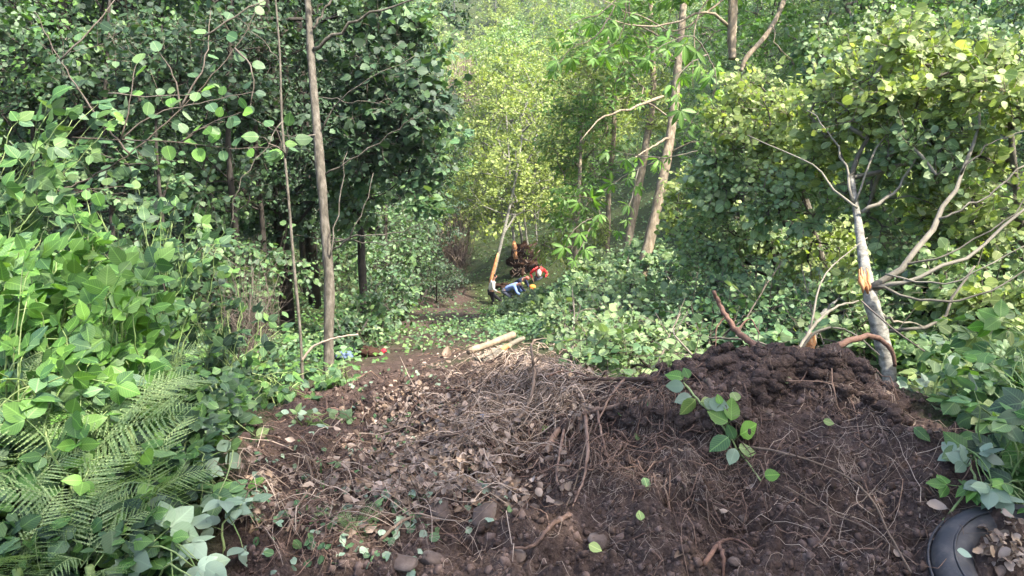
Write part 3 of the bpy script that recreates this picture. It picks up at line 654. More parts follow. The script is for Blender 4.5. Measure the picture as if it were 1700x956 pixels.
person('man in a white shirt and dark trousers, standing leftmost of the group', (wx, wy, wz), math.radians(10),
       {'pelvis': (0, 0, .92), 'chest': (.08, 0, 1.30), 'neck': (.14, 0, 1.48), 'head': (.19, 0, 1.62), 'elbowR': (.08, -.26, 1.10), 'handR': (.30, -.20, .95), 'elbowL': (.02, .26, 1.08), 'handL': (.22, .2, .9),
        'kneeR': (.10, -.10, .50), 'footR': (-.02, -.10, .08), 'kneeL': (.32, .12, .55), 'footL': (.62, .13, .22)}, 'white_cloth', 'dark_cloth', 'tan_skin', sc=SCL)
bz = float(P(850, 506, 37.2)[2]); bx, by = P(842, 500, 37.2)[:2]
person('crouching person in a light blue shirt bent over beside the man in white', (bx, by, bz), math.radians(-15),
       {'pelvis': (-.12, 0, .70), 'chest': (.34, 0, .98), 'neck': (.52, 0, 1.05), 'head': (.66, 0, 1.08), 'look': nrm(np.array([.7, 0, -.7])), 'elbowR': (.55, -.28, .72), 'handR': (.82, -.2, .55), 'elbowL': (.52, .26, .72), 'handL': (.85, .15, .5),
        'kneeR': (.22, -.15, .42), 'footR': (-.08, -.15, .08), 'kneeL': (.2, .16, .42), 'footL': (-.12, .16, .08)}, 'blue_cloth', 'grey_cloth', 'tan_skin', 'olive_cloth', sc=SCL)
nz_ = float(P(865, 502, 37.7)[2]); nx, ny = P(859, 500, 37.7)[:2]
person('crouching person in navy with a faded red cap, behind the light blue shirt', (nx, ny, nz_), math.radians(-35),
       {'pelvis': (-.15, 0, .85), 'chest': (.22, 0, 1.16), 'neck': (.36, 0, 1.26), 'head': (.48, 0, 1.30), 'look': nrm(np.array([.7, 0, -.6])), 'elbowR': (.42, -.28, .88), 'handR': (.62, -.16, .66), 'elbowL': (.40, .26, .9), 'handL': (.62, .18, .66),
        'kneeR': (.22, -.14, .48), 'footR': (-.05, -.14, .08), 'kneeL': (.2, .14, .48), 'footL': (-.08, .14, .08)}, 'navy_cloth', 'dark_cloth', 'tan_skin', 'cap_cloth', sc=SCL)
rz_ = float(P(894, 490, 38.0)[2]); rx, ry = P(894, 480, 38.0)[:2]
def inner(t, v):
    lump('undershirt', 'white_cloth', (.24, 0, 1.17), (.055, .11, .21), 5, 3, .1, t)
person('person in an open red jacket and grey trousers looking down', (rx, ry, rz_), math.radians(-88),
       {'pelvis': (0, 0, .90), 'chest': (.12, 0, 1.28), 'neck': (.22, 0, 1.44), 'head': (.33, 0, 1.54), 'look': nrm(np.array([.75, 0, -.66])), 'elbowR': (.02, -.40, 1.08), 'handR': (.22, -.30, .86), 'elbowL': (.02, .40, 1.08), 'handL': (.22, .30, .86),
        'kneeR': (.08, -.13, .48), 'footR': (0, -.14, .08), 'kneeL': (.08, .13, .48), 'footL': (0, .14, .08)}, 'red_cloth', 'grey_cloth', 'skin', None, inner, sc=SCL)
ht = thing('helmet', 'small orange helmet in the leaves between the people', 'helmet', tuple(P(884, 477, 37.0)))
lump('shell', 'helmet', (0, 0, .02), (.17, .15, .13), 2, 3, .02, ht); lump('brim', 'helmet', (0, -.03, -.06), (.21, .20, .02), 2, 3, .02, ht)

# ---- chestnut trunks and other stems right of centre
BR = lambda pts, r0, r1: ([P(*p) for p in pts], r0, r1)
tree('chestnut_tree', 'thick brown trunk leaning right, the thickest among the stems right of the clearing', 'tree',
     T_([(1062,470,16,22),(1085,370,16,18),(1102,290,16,17),(1117,200,16.2,15),(1128,90,16.5,12),(1138,-40,17,12),(1142,-160,17.5,10)]),
     [pxblob(1130,40,17,130,70,2),pxblob(1050,110,16,70,60,1.5),pxblob(1190,190,16,50,60,1.5),pxblob(1120,-100,17,170,90,3)], 130, 5, 6, .19, 'lance', 'chestnut', 'warmbark', 120, None, .5, .05, mat2='alder_cool',
     extra=[BR([(1100,160,16),(1050,180,15),(1000,195,14.5),(962,235,14)], .035, .008), BR([(1110,230,16),(1080,245,15),(1040,270,14)], .03, .008)], floor=False, rough=.5, face=(0, -.5, .5))
tree('chestnut_tree', 'pale brown trunk second thickest, left of the thick leaning trunk', 'tree',
     T_([(1034,462,18,15),(1045,390,18,14),(1060,310,18,14),(1072,240,18,12),(1085,150,18.5,10),(1080,20,19,8),(1085,-100,19,6)]),
     [pxblob(1030,60,19,70,70,2),pxblob(1000,130,19,55,60,2),pxblob(1075,170,18,40,60,1.5)], 110, 5, 6, .16, 'lance', 'chestnut', 'warmbark', 80, None, .5, .05, floor=False, mat2='sunny', rough=.5, face=(0, -.5, .5))
tree('chestnut_tree', 'slim light brown trunk forked high, between the clearing and the pale brown trunk', 'tree',
     T_([(1006,440,20,10),(1009,380,20,9),(1012,300,20,8),(1020,200,20,7),(1010,60,20.5,5)]), [pxblob(985,240,20,50,70,1.8),pxblob(960,140,21,60,60,2),pxblob(990,350,20,35,40,1.2)], 130, 5, 6, .15, 'lance', 'chestnut', 'warmbark', 60, None, .5, .04, floor=False, mat2='sunny', rough=.5)
tree('chestnut_tree', 'thin pale orange stem standing nearest the people on their right', 'tree',
     T_([(955,446,19,7),(957,380,19,7),(962,300,19,6),(965,180,20,4)]), [pxblob(950,330,19,35,50,1.2),pxblob(940,230,20,45,60,1.5),pxblob(925,400,20,30,30,1)], 100, 5, 6, .16, 'lance', 'chestnut', 'warmbark', 60, None, .5, .04, floor=False, mat2='sunny', rough=.5)
tree('broken_tree', 'pale orange snapped trunk hanging at the top right of centre with bare side branches', 'tree',
     T_([(1216,98,9.5,13),(1215,60,9.5,15),(1217,10,9.5,15),(1218,-70,9.6,15),(1220,-160,9.8,15)]), [pxblob(1230,-90,9.8,140,60,1.2),pxblob(1150,-30,9.5,60,40,.8)], 50, 5, 6, .14, 'lance', 'chestnut', 'warmbark', 80, None, .4, .03, floor=False,
     extra=[BR([(1212,45,9.5),(1175,20,9.4),(1120,38,9.2),(1060,42,9.1),(1005,32,9)], .022, .006), BR([(1225,-20,9.5),(1190,-10,9.3),(1160,25,9.2),(1150,90,9.1),(1152,150,9.1)], .014, .004), BR([(1210,-10,9.5),(1130,50,9.3),(1070,30,9.2),(1000,0,9.2)], .014, .005)])
tree('broken_tree', 'light brown bare branch slanting at the top, right of the snapped trunk', 'branch',
     T_([(1230,118,9.2,6),(1240,95,9.2,8),(1270,62,9.3,8),(1295,20,9.4,8),(1312,-30,9.5,8)]), [pxblob(1340,-60,9.5,60,40,.8)], 14, 5, 5, .11, 'ovate', 'midleaf', 'warmbark', 20, None, .3, .02, floor=False,
     extra=[BR([(1282,40,9.3),(1290,75,9.3),(1315,100,9.3),(1322,130,9.3)], .008, .003)])
# hanging sprays of long leaves in front of the stems
def spray(name, label, cat, paths, spacing, size, kind, mat, stem, r0=.006, cap=120, hang=.4, face=(0, -.6, .6), start=.15, comp=0, rough=.35, group=None, petiole=.3):
    o0 = np.array(paths[0][0], float); t = thing(name, label, cat, tuple(o0), group); lv = Leaves(); pet = MB()
    for pth in paths:
        L_ = np.sum(np.linalg.norm(np.diff(np.array(pth), axis=0), axis=1)); n = max(8, int(L_ / .05)); q = spline(pth, n, .004)
        mb = MB(); mb.tube(q - o0, np.linspace(r0, r0 * .35, n), 6, wob=.05); mb.build('stem', M[stem], t)
        k = max(2, int(L_ * (1 - start) / spacing)); idx = np.linspace(start, 1, k) * (n - 1)
        for a, f in enumerate(idx):
            i_ = min(int(f), n - 2); p = q[i_] * (1 - (f - i_)) + q[i_ + 1] * (f - i_); tg = nrm(q[i_ + 1] - q[i_])
            Nn = nrm(np.array(face) + rs.randn(3) * rough); s_ = nrm(np.cross(tg, Nn)) * (1 if a % 2 else -1)
            if a == len(idx) - 1: s_ = tg
            out = nrm(tg * .45 + s_ * .9 + np.array([0, 0, -hang]) + rs.randn(3) * .15); sz = size * R.uniform(.7, 1.15)
            if comp:
                b_ = p + out * sz * petiole * 1.6; pet.prisms([p - o0], [b_ - o0], r0 * .3, r0 * .22); X = nrm(np.cross(out, Nn))
                angs = {3: (0, 1.15, -1.15), 5: (0, .75, -.75, 1.6, -1.6), 6: (0, .6, -.6, 1.2, -1.2, 1.9)}[comp]
                for g, an in enumerate(angs):
                    D = nrm(out * math.cos(an) + X * math.sin(an) + np.array([0, 0, -hang * .3]) + rs.randn(3) * .08)
                    lv.add(kind, mat if not isinstance(mat, tuple) else R.choice(mat), b_ + D * sz * .05, D, nrm(Nn + rs.randn(3) * .2), sz * (1 if g == 0 else R.uniform(.78, .95)))
            else:
                b_ = p + out * sz * petiole; pet.prisms([p - o0], [b_ - o0], r0 * .3, r0 * .25)
                lv.add(kind, mat if not isinstance(mat, tuple) else R.choice(mat), b_, out, Nn, sz)
    if pet.v: ob = pet.build('petioles', M[stem], None); ob.parent = t; ob['kind'] = 'stuff'
    lv.flush(t, o0, cap, mass='foliage'); return t
spray('chestnut_branch', 'drooping bright green chestnut spray with long leaves beside the thick trunk near the top', 'branch',
      [[P(1175,90,8.8),P(1140,110,8.6),P(1120,140,8.5),P(1128,170,8.5)],[P(1175,90,8.8),P(1190,130,8.5),P(1180,170,8.5)],[P(1175,90,8.8),P(1150,60,8.6),P(1110,70,8.5),P(1080,90,8.4)]], .11, .19, 'lance', 'chestnut', 'twig', .008, 60, .7, comp=5)
spray('chestnut_branch', 'spray of long bright leaves hanging at the top centre against the far slope', 'branch',
      [[P(1040,-20,8),P(1000,20,8),P(960,35,8),P(930,60,8)],[P(1020,10,8),P(990,60,8),P(950,80,8),P(925,110,8)],[P(1040,0,8),P(1030,60,8),P(990,90,8)]], .10, .16, 'lance', 'chestnut', 'twig', .008, 60, .4, comp=5)
spray('chestnut_branch', 'long bare-tipped branch reaching left across the stems with a few long leaves', 'branch',
      [[P(1205,215,9),P(1175,245,9),P(1110,262,9),P(1050,285,9),P(1010,310,9)],[P(1110,262,9),P(1060,258,9),P(1020,250,9)],[P(1060,280,9),P(1045,340,9),P(1030,375,9)]], .14, .15, 'lance', 'chestnut', 'paletwig', .010, 60, .6, comp=5)
spray('chestnut_branch', 'low drooping spray of long leaves right of the person in the red jacket', 'branch',
      [[P(1000,360,15),P(975,365,14.8),P(955,380,14.6),P(940,400,14.5)],[P(985,365,15),P(970,400,14.7),P(955,425,14.6)],[P(1000,360,15),P(980,330,14.8),P(945,325,14.8)]], .16, .26, 'lance', 'chestnut', 'twig', .012, 60, .7, comp=5)

# ---- alders on the right
AK = dict(kind='round', K=6, Lf=8, cr=.30, rmax=.02, face=(-.25, -.75, .55), rough=.55, droop=.35, twigmat='twig')
tree('fallen_alder', 'white speckled alder trunk leaning right behind the earth bank, bark torn orange halfway up', 'tree',
     T_([(1478,645,5.0,23),(1472,600,5.05,24),(1460,550,5.1,26),(1447,500,5.15,24),(1435,440,5.3,18),(1424,370,5.6,13),(1413,295,5.9,8)]),
     [pxblob(1500,120,6.0,80,75,.5),pxblob(1400,190,6.3,80,60,.5),pxblob(1525,255,5.8,60,50,.5),pxblob(1470,330,6.3,60,50,.4)], 105, size=.066, mat='alder', bark='palebark', cap=300, floor=False, sides=14, brmat='paletwig',
     extra=[BR([(1446,478,5.15),(1500,440,5.1),(1553,365,5.2),(1595,290,5.3),(1622,215,5.4),(1630,140,5.5)], .028, .006), BR([(1450,480,5.15),(1520,462,5.0),(1620,420,5.0),(1700,345,5.0),(1760,300,5)], .018, .006),
            BR([(1430,352,5.6),(1475,325,5.6),(1515,275,5.7),(1550,220,5.8)], .016, .004), BR([(1424,345,5.6),(1390,320,5.7),(1340,270,5.9),(1240,225,6.2)], .012, .004), BR([(1416,335,5.7),(1395,250,5.9),(1345,180,6.1)], .012, .005),
            BR([(1418,340,5.7),(1455,250,5.8),(1490,180,5.9),(1495,110,6)], .010, .004), BR([(1466,550,5.1),(1515,545,5),(1560,530,5),(1595,470,5.0),(1620,440,5)], .016, .007), BR([(1455,515,5.1),(1490,535,5.2),(1540,540,5.3)], .012, .006),
            BR([(1553,365,5.2),(1630,330,5.1),(1700,270,5.1)], .010, .005),
            BR([(1450,478,5.1),(1540,500,4.9),(1630,490,4.8),(1720,440,4.8)], .012, .004), BR([(1500,440,5.1),(1560,425,5.0),(1650,380,4.9),(1720,310,4.9)], .010, .003), BR([(1595,290,5.3),(1640,240,5.2),(1700,215,5.2)], .008, .003), BR([(1470,455,5.1),(1560,470,4.9),(1640,440,4.8),(1710,400,4.8)], .008, .003)], mat2='alder_cool', **AK)
_t = [o for o in bpy.data.objects if o.get('label', '').startswith('white speckled')][0]
tw_ = MB(); [tw_.tube(spline([P(1441+x_,486-z_,5.02), P(1438+x_,468,5.01), P(1434+x_,448-z_,5.12)], 5, .004), [.004, .013, .015, .010, .003], 5, wob=.3) for x_, z_ in ((-8,0),(-4,6),(0,-2),(4,3))]
_o = tw_.build('torn_wood', M['orangewood'], None); _o.parent = _t; _o.data.transform(Matrix.Translation(-_t.location))
AK['mat2'] = 'alder_cool'
tree('alder_bush', 'pale green alder crown at the right edge with large round leaves', 'tree', T_([(1730,560,5.8,14),(1700,420,5.8,12),(1680,250,5.6,9),(1670,90,5.6,6)]),
     [pxblob(1655,170,5.5,60,90,.4),pxblob(1630,320,5.9,60,70,.4),pxblob(1690,400,5.7,40,80,.4),pxblob(1590,430,6.3,60,50,.4)], 105, size=.066, mat='alder', bark='bark', cap=300, floor=False, **AK)
tree('alder_bush', 'yellow-green alder crown left of the white trunk, its small round leaves in full light', 'tree', T_([(1400,600,7.5,12),(1370,450,7.5,11),(1330,300,7.6,9),(1290,160,7.8,6)]),
     [pxblob(1260,190,7.4,75,55,.6),pxblob(1330,260,7.2,75,60,.6),pxblob(1210,290,7.8,60,60,.6),pxblob(1310,340,7.0,60,50,.5)], 150, size=.064, mat='alder', bark='bark', cap=300, floor=False, **AK)
tree('alder_bush', 'dull olive alder thicket below the yellow-green crown and left of the white trunk', 'tree', T_([(1300,560,8.2,10),(1290,450,8.2,9),(1260,350,8.2,8)]),
     [pxblob(1200,400,8.4,70,60,.7),pxblob(1290,420,8.2,80,55,.7),pxblob(1370,430,7.5,50,60,.5),pxblob(1160,340,9,50,60,.7)], 150, size=.062, mat='alder_cool', bark='darkbark', cap=200, floor=False, **{**AK, 'mat2': 'alder'})
tree('alder_bush', 'leafy alder thicket under the branches right of the white trunk', 'tree', T_([(1600,600,5.8,10),(1590,500,5.9,9),(1570,400,6.2,8)]),
     [pxblob(1540,470,6.0,55,55,.5),pxblob(1620,500,5.5,70,50,.5),pxblob(1570,370,6.4,60,60,.5),pxblob(1680,520,5.0,50,40,.4)], 100, size=.066, mat='alder_cool', bark='darkbark', cap=300, floor=False, **{**AK, 'mat2': 'alder'})
tree('alder_bush', 'pale-leaved alder top behind the yellow-green crown at the upper right', 'tree', T_([(1420,400,9,10),(1450,200,9,8),(1480,60,9,6)]),
     [pxblob(1470,60,8.8,60,35,.7),pxblob(1580,90,8.5,60,60,.7),pxblob(1390,110,9,60,50,.7),pxblob(1620,60,8.5,60,60,.7)], 110, size=.07, mat='alder_cool', bark='bark', cap=100, floor=False, **{**AK, 'mat2': 'midleaf'})
# felled tops lying on the slope behind the earth bank
FK = dict(kind='round', K=6, Lf=8, cr=.34, rmax=.014, face=(-.1, -.35, .85), rough=.5, droop=.1, twigmat='twig', cap=260, bark='bark')
FK['face'] = (-.1, -.35, .85)
for lab, tr_, bl, n, sz in [
    ('felled leafy alder top just behind the lip of the earth bank, round grey-green leaves', [(1180,560,6.5,7),(1100,560,6.3,6),(1020,560,6.2,5),(950,570,6.2,4)], [pxblob(1080,592,5.8,95,22,.7),pxblob(1000,605,5.6,60,22,.6),pxblob(1170,552,6.6,60,25,.7)], 80, .058),
    ('felled leafy alder top farther down, level with the logs', [(1240,500,9,9),(1120,500,9,8),(1000,510,9,6),(930,520,9,5)], [pxblob(1060,520,8.7,100,26,1.4),pxblob(960,532,8.7,60,24,1.2),pxblob(1160,485,9.7,60,32,1.3)], 130, .066),
    ('felled leafy alder top lying right of the bent red root and before the olive thicket', [(1400,560,6.8,9),(1330,530,6.8,8),(1250,500,6.9,6)], [pxblob(1310,520,6.6,80,45,.7),pxblob(1390,540,6.0,45,45,.5),pxblob(1240,510,7.2,60,45,.7),pxblob(1290,565,5.8,70,16,.4)], 90, .06),
    ('felled alder branches spread over the slope below the people', [(1140,470,16,8),(1050,480,16,6),(980,500,16,4)], [pxblob(1010,470,17,60,24,2),pxblob(1090,450,16,60,30,2),pxblob(975,500,16,45,18,2)], 230, .11),
    ('heap of cut leafy branches beside the path just below the people', [(970,525,21,6),(920,528,21,5),(870,540,21,4)], [pxblob(885,535,21,50,14,2),pxblob(950,520,22,60,18,2.2)], 150, .12)]:
    tree('felled_alder', lab, 'felled tree', T_(tr_), bl, n, size=sz, mat='alder_cool', mat2='midleaf', **FK)
tree('broken_stump', 'broken pale stump with orange split wood standing in the leaves left of the white trunk', 'stump', T_([(1335,600,5.6,22),(1343,570,5.6,22),(1350,545,5.7,18),(1372,515,5.8,10)]), [pxblob(1390,500,5.9,15,10,.2)], 3, size=.07, bark='palebark', cap=30, **{k: v for k, v in AK.items()})
_t = [o for o in bpy.data.objects if o.get('label', '').startswith('broken pale stump')][0]
tw_ = MB(); tw_.tube(spline([P(1338,588,5.5), P(1344,572,5.5), P(1350,552,5.58)], 6), [.02, .036, .04, .036, .03, .01], 9, wob=.2)
_o = tw_.build('torn_wood', M['orangewood'], None); _o.parent = _t; _o.data.transform(Matrix.Translation(-_t.location))

# ---- left: slender trunk, sapling, dark maple, hazel and brambles
tree('slender_tree', 'slender straight grey-brown trunk standing alone at the left edge of the clearing', 'tree',
     T_([(548,645,7.5,18),(546,560,7.5,17),(547,470,7.5,17),(540,380,7.5,16),(531,260,7.5,15.5),(519,120,7.6,13),(512,0,7.7,11),(506,-120,7.8,10),(500,-260,7.9,9)]),
     [pxblob(520,-190,7.9,160,90,1.0),pxblob(600,-60,8.2,70,50,.8)], 60, 5, 6, .09, 'mid', 'midleaf', 'bark', 60, None, .35, .03, floor=False, sides=12,
     extra=[BR([(521,82,7.6),(560,55,7.5),(620,22,7.4),(700,-5,7.3)], .022, .007), BR([(519,48,7.6),(535,20,7.6),(560,-15,7.6)], .016, .01), BR([(534,215,7.5),(560,170,7.4),(600,140,7.3),(690,90,7.2)], .010, .003),
            BR([(537,292,7.5),(590,262,7.4),(650,220,7.3),(705,185,7.2)], .010, .003), BR([(545,440,7.5),(552,400,7.4),(565,330,7.4),(575,250,7.4)], .011, .003), BR([(548,420,7.5),(590,380,7.3),(620,290,7.3)], .010, .003),
            BR([(548,400,7.5),(600,390,7.3),(660,385,7.2),(715,365,7.1)], .010, .003), BR([(548,395,7.5),(620,405,7.3),(690,398,7.2)], .008, .003), BR([(528,225,7.5),(480,225,7.4),(420,200,7.4)], .008, .003),
            BR([(525,160,7.6),(590,170,7.4),(650,165,7.4)], .007, .003)])
tree('sapling', 'thin knobbly bare sapling stem just left of the slender trunk', 'sapling', T_([(503,660,6.3,6),(499,560,6.3,5),(488,440,6.3,5),(479,330,6.3,4.5),(468,200,6.3,4),(464,80,6.4,3.5),(452,-60,6.5,3)]),
     [pxblob(455,-60,6.4,50,50,.4),pxblob(470,20,6.3,30,30,.3)], 10, 4, 5, .08, 'ovate', 'midleaf', 'bark', 60, None, .25, .01, floor=False, sides=8,
     extra=[BR([(470,200,6.3),(440,250,6.2),(400,300,6.1),(385,380,6.0)], .005, .002), BR([(462,100,6.3),(430,60,6.2),(385,25,6.2)], .006, .002)])
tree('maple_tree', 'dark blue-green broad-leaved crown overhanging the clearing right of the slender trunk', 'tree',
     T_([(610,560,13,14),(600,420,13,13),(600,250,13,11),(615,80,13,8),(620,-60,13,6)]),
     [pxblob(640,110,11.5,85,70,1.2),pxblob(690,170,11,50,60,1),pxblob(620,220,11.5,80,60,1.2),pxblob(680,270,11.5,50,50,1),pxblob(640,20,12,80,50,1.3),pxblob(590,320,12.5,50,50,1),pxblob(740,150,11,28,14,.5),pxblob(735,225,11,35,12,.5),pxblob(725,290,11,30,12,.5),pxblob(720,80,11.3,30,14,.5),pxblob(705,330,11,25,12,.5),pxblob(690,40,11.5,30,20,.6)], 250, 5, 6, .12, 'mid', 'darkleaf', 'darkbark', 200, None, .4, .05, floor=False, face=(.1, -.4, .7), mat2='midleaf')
tree('elder_bush', 'blue-green bushy sapling at the far left side of the clearing below the dark crown', 'bush', T_([(640,500,20,8),(640,430,20,7),(640,340,20,5)]),
     [pxblob(640,400,20,60,55,2),pxblob(680,440,22,45,40,2),pxblob(600,440,17,50,50,1.5),pxblob(690,380,26,40,50,2),pxblob(730,470,34,40,28,2.5)], 260, 5, 6, .12, 'far', 'midleaf', 'darkbark', 0, None, .5, .05, mat2='darkleaf', face=(.1, -.5, .6))
tree('elder_bush', 'dark leafy bush at the foot of the wood between the slender trunk and the clearing', 'bush', T_([(600,600,12,6),(600,540,12,6),(600,470,12,4)]),
     [pxblob(600,530,12,45,40,1),pxblob(640,500,15,45,35,1.3),pxblob(575,580,10,35,28,.7)], 170, 5, 6, .085, 'mid', 'midleaf', 'darkbark', 100, None, .35, .04, mat2='darkleaf', face=(.1, -.4, .7))
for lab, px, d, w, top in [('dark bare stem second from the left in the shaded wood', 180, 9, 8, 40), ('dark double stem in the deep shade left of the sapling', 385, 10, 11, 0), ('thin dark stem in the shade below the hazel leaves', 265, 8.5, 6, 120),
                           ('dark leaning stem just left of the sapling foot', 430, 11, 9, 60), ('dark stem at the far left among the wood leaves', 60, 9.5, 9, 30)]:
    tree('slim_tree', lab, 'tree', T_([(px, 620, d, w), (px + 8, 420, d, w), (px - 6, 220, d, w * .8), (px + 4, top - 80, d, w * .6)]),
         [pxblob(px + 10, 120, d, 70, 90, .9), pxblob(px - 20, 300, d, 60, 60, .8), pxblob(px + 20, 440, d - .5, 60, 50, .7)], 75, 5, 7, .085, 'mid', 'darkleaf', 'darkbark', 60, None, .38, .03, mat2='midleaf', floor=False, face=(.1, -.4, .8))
# thicket of dark thin stems at the foot of the wood
brush('tangle of thin dark stems in the shade left of the sapling foot', (410,500,7.6,60,90,.7), 60, 'twig', .4)

spray('hazel_branch', 'near hazel branch with toothed blue-green leaves reaching in from the left at mid height', 'branch',
      [[P(300,236,4.2),P(330,215,4.2),P(370,200,4.2)],[P(120,228,4.2),P(200,232,4.2),P(300,236,4.2),P(390,246,4.3),P(470,242,4.4)],[P(-20,395,4.0),P(60,345,4.0),P(130,318,4.1),P(200,308,4.2)],[P(200,232,4.2),P(260,190,4.2),P(330,170,4.2),P(420,152,4.2)],
       [P(300,236,4.2),P(350,205,4.2),P(400,185,4.1)],[P(180,155,4.3),P(250,160,4.3),P(330,155,4.3)],[P(200,232,4.2),P(215,170,4.2),P(225,110,4.3)]], .065, .08, 'round', ('midleaf', 'midleaf', 'bramble_bright'), 'twig', .005, 300, .2, (-.1, -.6, .7), start=.25)
spray('hazel_branch', 'long thin branch rising from the left edge to the top, blue-green leaves near its tip', 'branch',
      [[P(390,80,4.8),P(420,120,4.7),P(415,170,4.7)],[P(300,180,4.7),P(290,130,4.7),P(270,90,4.7)],[P(-20,372,4.6),P(60,330,4.6),P(140,300,4.6),P(215,255,4.6),P(300,180,4.7),P(390,80,4.8),P(430,10,4.9)],[P(215,255,4.6),P(160,190,4.6),P(100,100,4.7),P(60,20,4.8)],[P(300,180,4.7),P(340,100,4.7),P(350,20,4.8)],[P(340,60,4.7),P(400,20,4.7),P(460,-10,4.8)],[P(100,100,4.7),P(150,50,4.7),P(190,0,4.8)]],
        .10, .075, 'round', ('midleaf', 'darkleaf', 'midleaf'), 'twig', .007, 250, .2, (-.1, -.6, .7), start=.3)
spray('hazel_branch', 'single cluster of large pale green leaves on the sapling left of the slender trunk', 'branch',
      [[P(474,262,3.9),P(466,240,3.85),P(458,215,3.85)],[P(474,262,3.9),P(480,235,3.9),P(478,215,3.9)],[P(470,250,3.9),P(450,238,3.85),P(440,228,3.8)]], .045, .085, 'ovate', ('midleaf', 'bramble', 'midleaf'), 'twig', .005, 60, .5, (0, -.8, .5), start=.1)
def shrub(name, label, cat, base, blobs, ncane, size, mat, stem='greenstem', spacing=.11, comp=3, cap=300, kind='ovate', r0=.005, face=(0, -.45, .8), hang=.25, start=.35, rough=.4, arch=.25, group=None, petiole=.3):
    b0 = np.array(base, float); E = blob_points(blobs, ncane, .5); E[:, 2] = np.maximum(E[:, 2], H(E[:, 0], E[:, 1]) + .06); paths = []
    for e in E:
        s_ = b0 + np.array([R.uniform(-.15, .15), R.uniform(-.15, .15), 0]); L_ = np.linalg.norm(e - s_)
        mid = s_ * .45 + e * .55 + np.array([R.uniform(-.1, .1), R.uniform(-.1, .1), arch]) * L_; paths.append([s_, s_ * .6 + mid * .4 + np.array([0, 0, .10 * L_]), mid, e])
    return spray(name, label, cat, paths, spacing, size, kind, mat, stem, r0, cap, hang, face, start, comp, rough, group, petiole)
def gb(px, py, dz=-.02): p = G(px, py); return (p[0], p[1], p[2] + dz)
def pb(px, py, d):
    p = P(px, py, d); return (p[0], p[1], Hz(p[0], p[1]) - .02)
shrub('bramble_bush', 'lush bright green bramble with big overlapping leaves at the left edge', 'bramble', pb(60,640,3.0), [pxblob(60,440,2.9,80,55,.3),pxblob(120,470,2.9,80,45,.3),pxblob(20,520,2.7,60,50,.25)], 44, .092, ('bramble_bright', 'bramble_bright', 'bramble'), spacing=.11, start=.4)
shrub('bramble_bush', 'fresh green bramble right of the topmost one, sloping down to the ferns', 'bramble', pb(200,680,2.9), [pxblob(190,500,2.8,60,45,.3),pxblob(150,560,2.6,80,40,.25),pxblob(235,560,2.8,35,35,.25)], 34, .08, ('bramble', 'bramble_bright', 'bramble_bright'), spacing=.11)
shrub('bramble_bush', 'bramble with dull green leaves low at the left edge among the ferns', 'bramble', pb(40,760,2.5), [pxblob(50,610,2.45,80,45,.2),pxblob(130,650,2.4,60,40,.2)], 20, .075, ('bramble', 'bramble_bright', 'midleaf'), spacing=.12)
shrub('bramble_shoot', 'tall thin shoot with small yellow-green leaves rising from the left bramble', 'bramble', pb(150,620,3.2), [pxblob(145,330,3.1,8,20,.05),pxblob(130,355,3.1,10,15,.05),pxblob(155,380,3.1,10,10,.05)], 4, .055, ('bramble_bright',), spacing=.07, start=.6, arch=.02)
shrub('bramble_shoot', 'upright shoot of yellow-green bramble leaflets at the far left edge, middle height', 'bramble', pb(40,620,2.6), [pxblob(38,440,2.5,12,20,.06),pxblob(50,500,2.45,12,12,.05)], 4, .06, ('bramble_bright',), spacing=.07, start=.5, arch=.02)
shrub('bramble_bush', 'mid green bramble trailing over the left edge above the fresh bramble', 'bramble', pb(-60,560,4.0), [pxblob(40,260,3.9,70,60,.4),pxblob(100,200,4.0,70,50,.4),pxblob(20,340,3.8,50,40,.3)], 24, .095, ('bramble', 'midleaf', 'bramble'), spacing=.12, start=.45, arch=.12)
shrub('bramble_bush', 'dark bramble thicket in the shade behind the left bank, leaves in threes', 'bramble', pb(260,600,4.6), [pxblob(250,420,4.5,80,60,.5),pxblob(330,380,4.6,70,60,.5),pxblob(200,350,4.6,70,50,.5)], 30, .085, ('bramble', 'darkleaf', 'midleaf'), spacing=.12, start=.4, arch=.1)
shrub('bramble_bush', 'dark green bramble hanging before the wood at the left of the sapling', 'bramble', pb(380,650,5.0), [pxblob(370,500,4.9,70,70,.4),pxblob(420,570,4.9,60,50,.4),pxblob(330,560,4.8,60,50,.4)], 34, .078, ('bramble', 'darkleaf', 'darkleaf'), spacing=.12, start=.35, arch=.12)
shrub('bramble_bush', 'bramble with light leaf edges at the foot of the sapling', 'bramble', pb(440,690,5.0), [pxblob(440,640,4.9,55,35,.35),pxblob(490,650,5.2,40,30,.3),pxblob(390,660,4.7,55,35,.3)], 26, .078, ('bramble', 'darkleaf', 'midleaf'), spacing=.11, start=.25)
shrub('bramble_bush', 'low bramble with round leaves around the foot of the slender trunk', 'bramble', pb(560,640,6.6), [pxblob(560,605,6.5,40,25,.3),pxblob(520,620,6.8,40,25,.3)], 16, .085, ('bramble', 'midleaf'), spacing=.11, start=.25)
shrub('bramble_bush', 'patch of broad leaves at the edge of the bare soil left of centre', 'bramble', pb(330,740,3.6), [pxblob(330,660,3.7,60,40,.3),pxblob(390,710,3.6,50,30,.25),pxblob(280,690,3.4,40,40,.25)], 26, .08, ('bramble', 'midleaf', 'alder_cool'), spacing=.10, start=.25)
shrub('bramble_bush', 'loose grey-green bramble stems hanging over the bare soil right of the ferns', 'bramble', pb(300,830,2.8), [pxblob(320,770,2.8,45,50,.2),pxblob(300,700,3.0,35,40,.2),pxblob(360,840,2.6,40,40,.15)], 14, .085, ('midleaf', 'pale', 'bramble'), spacing=.12, start=.3)
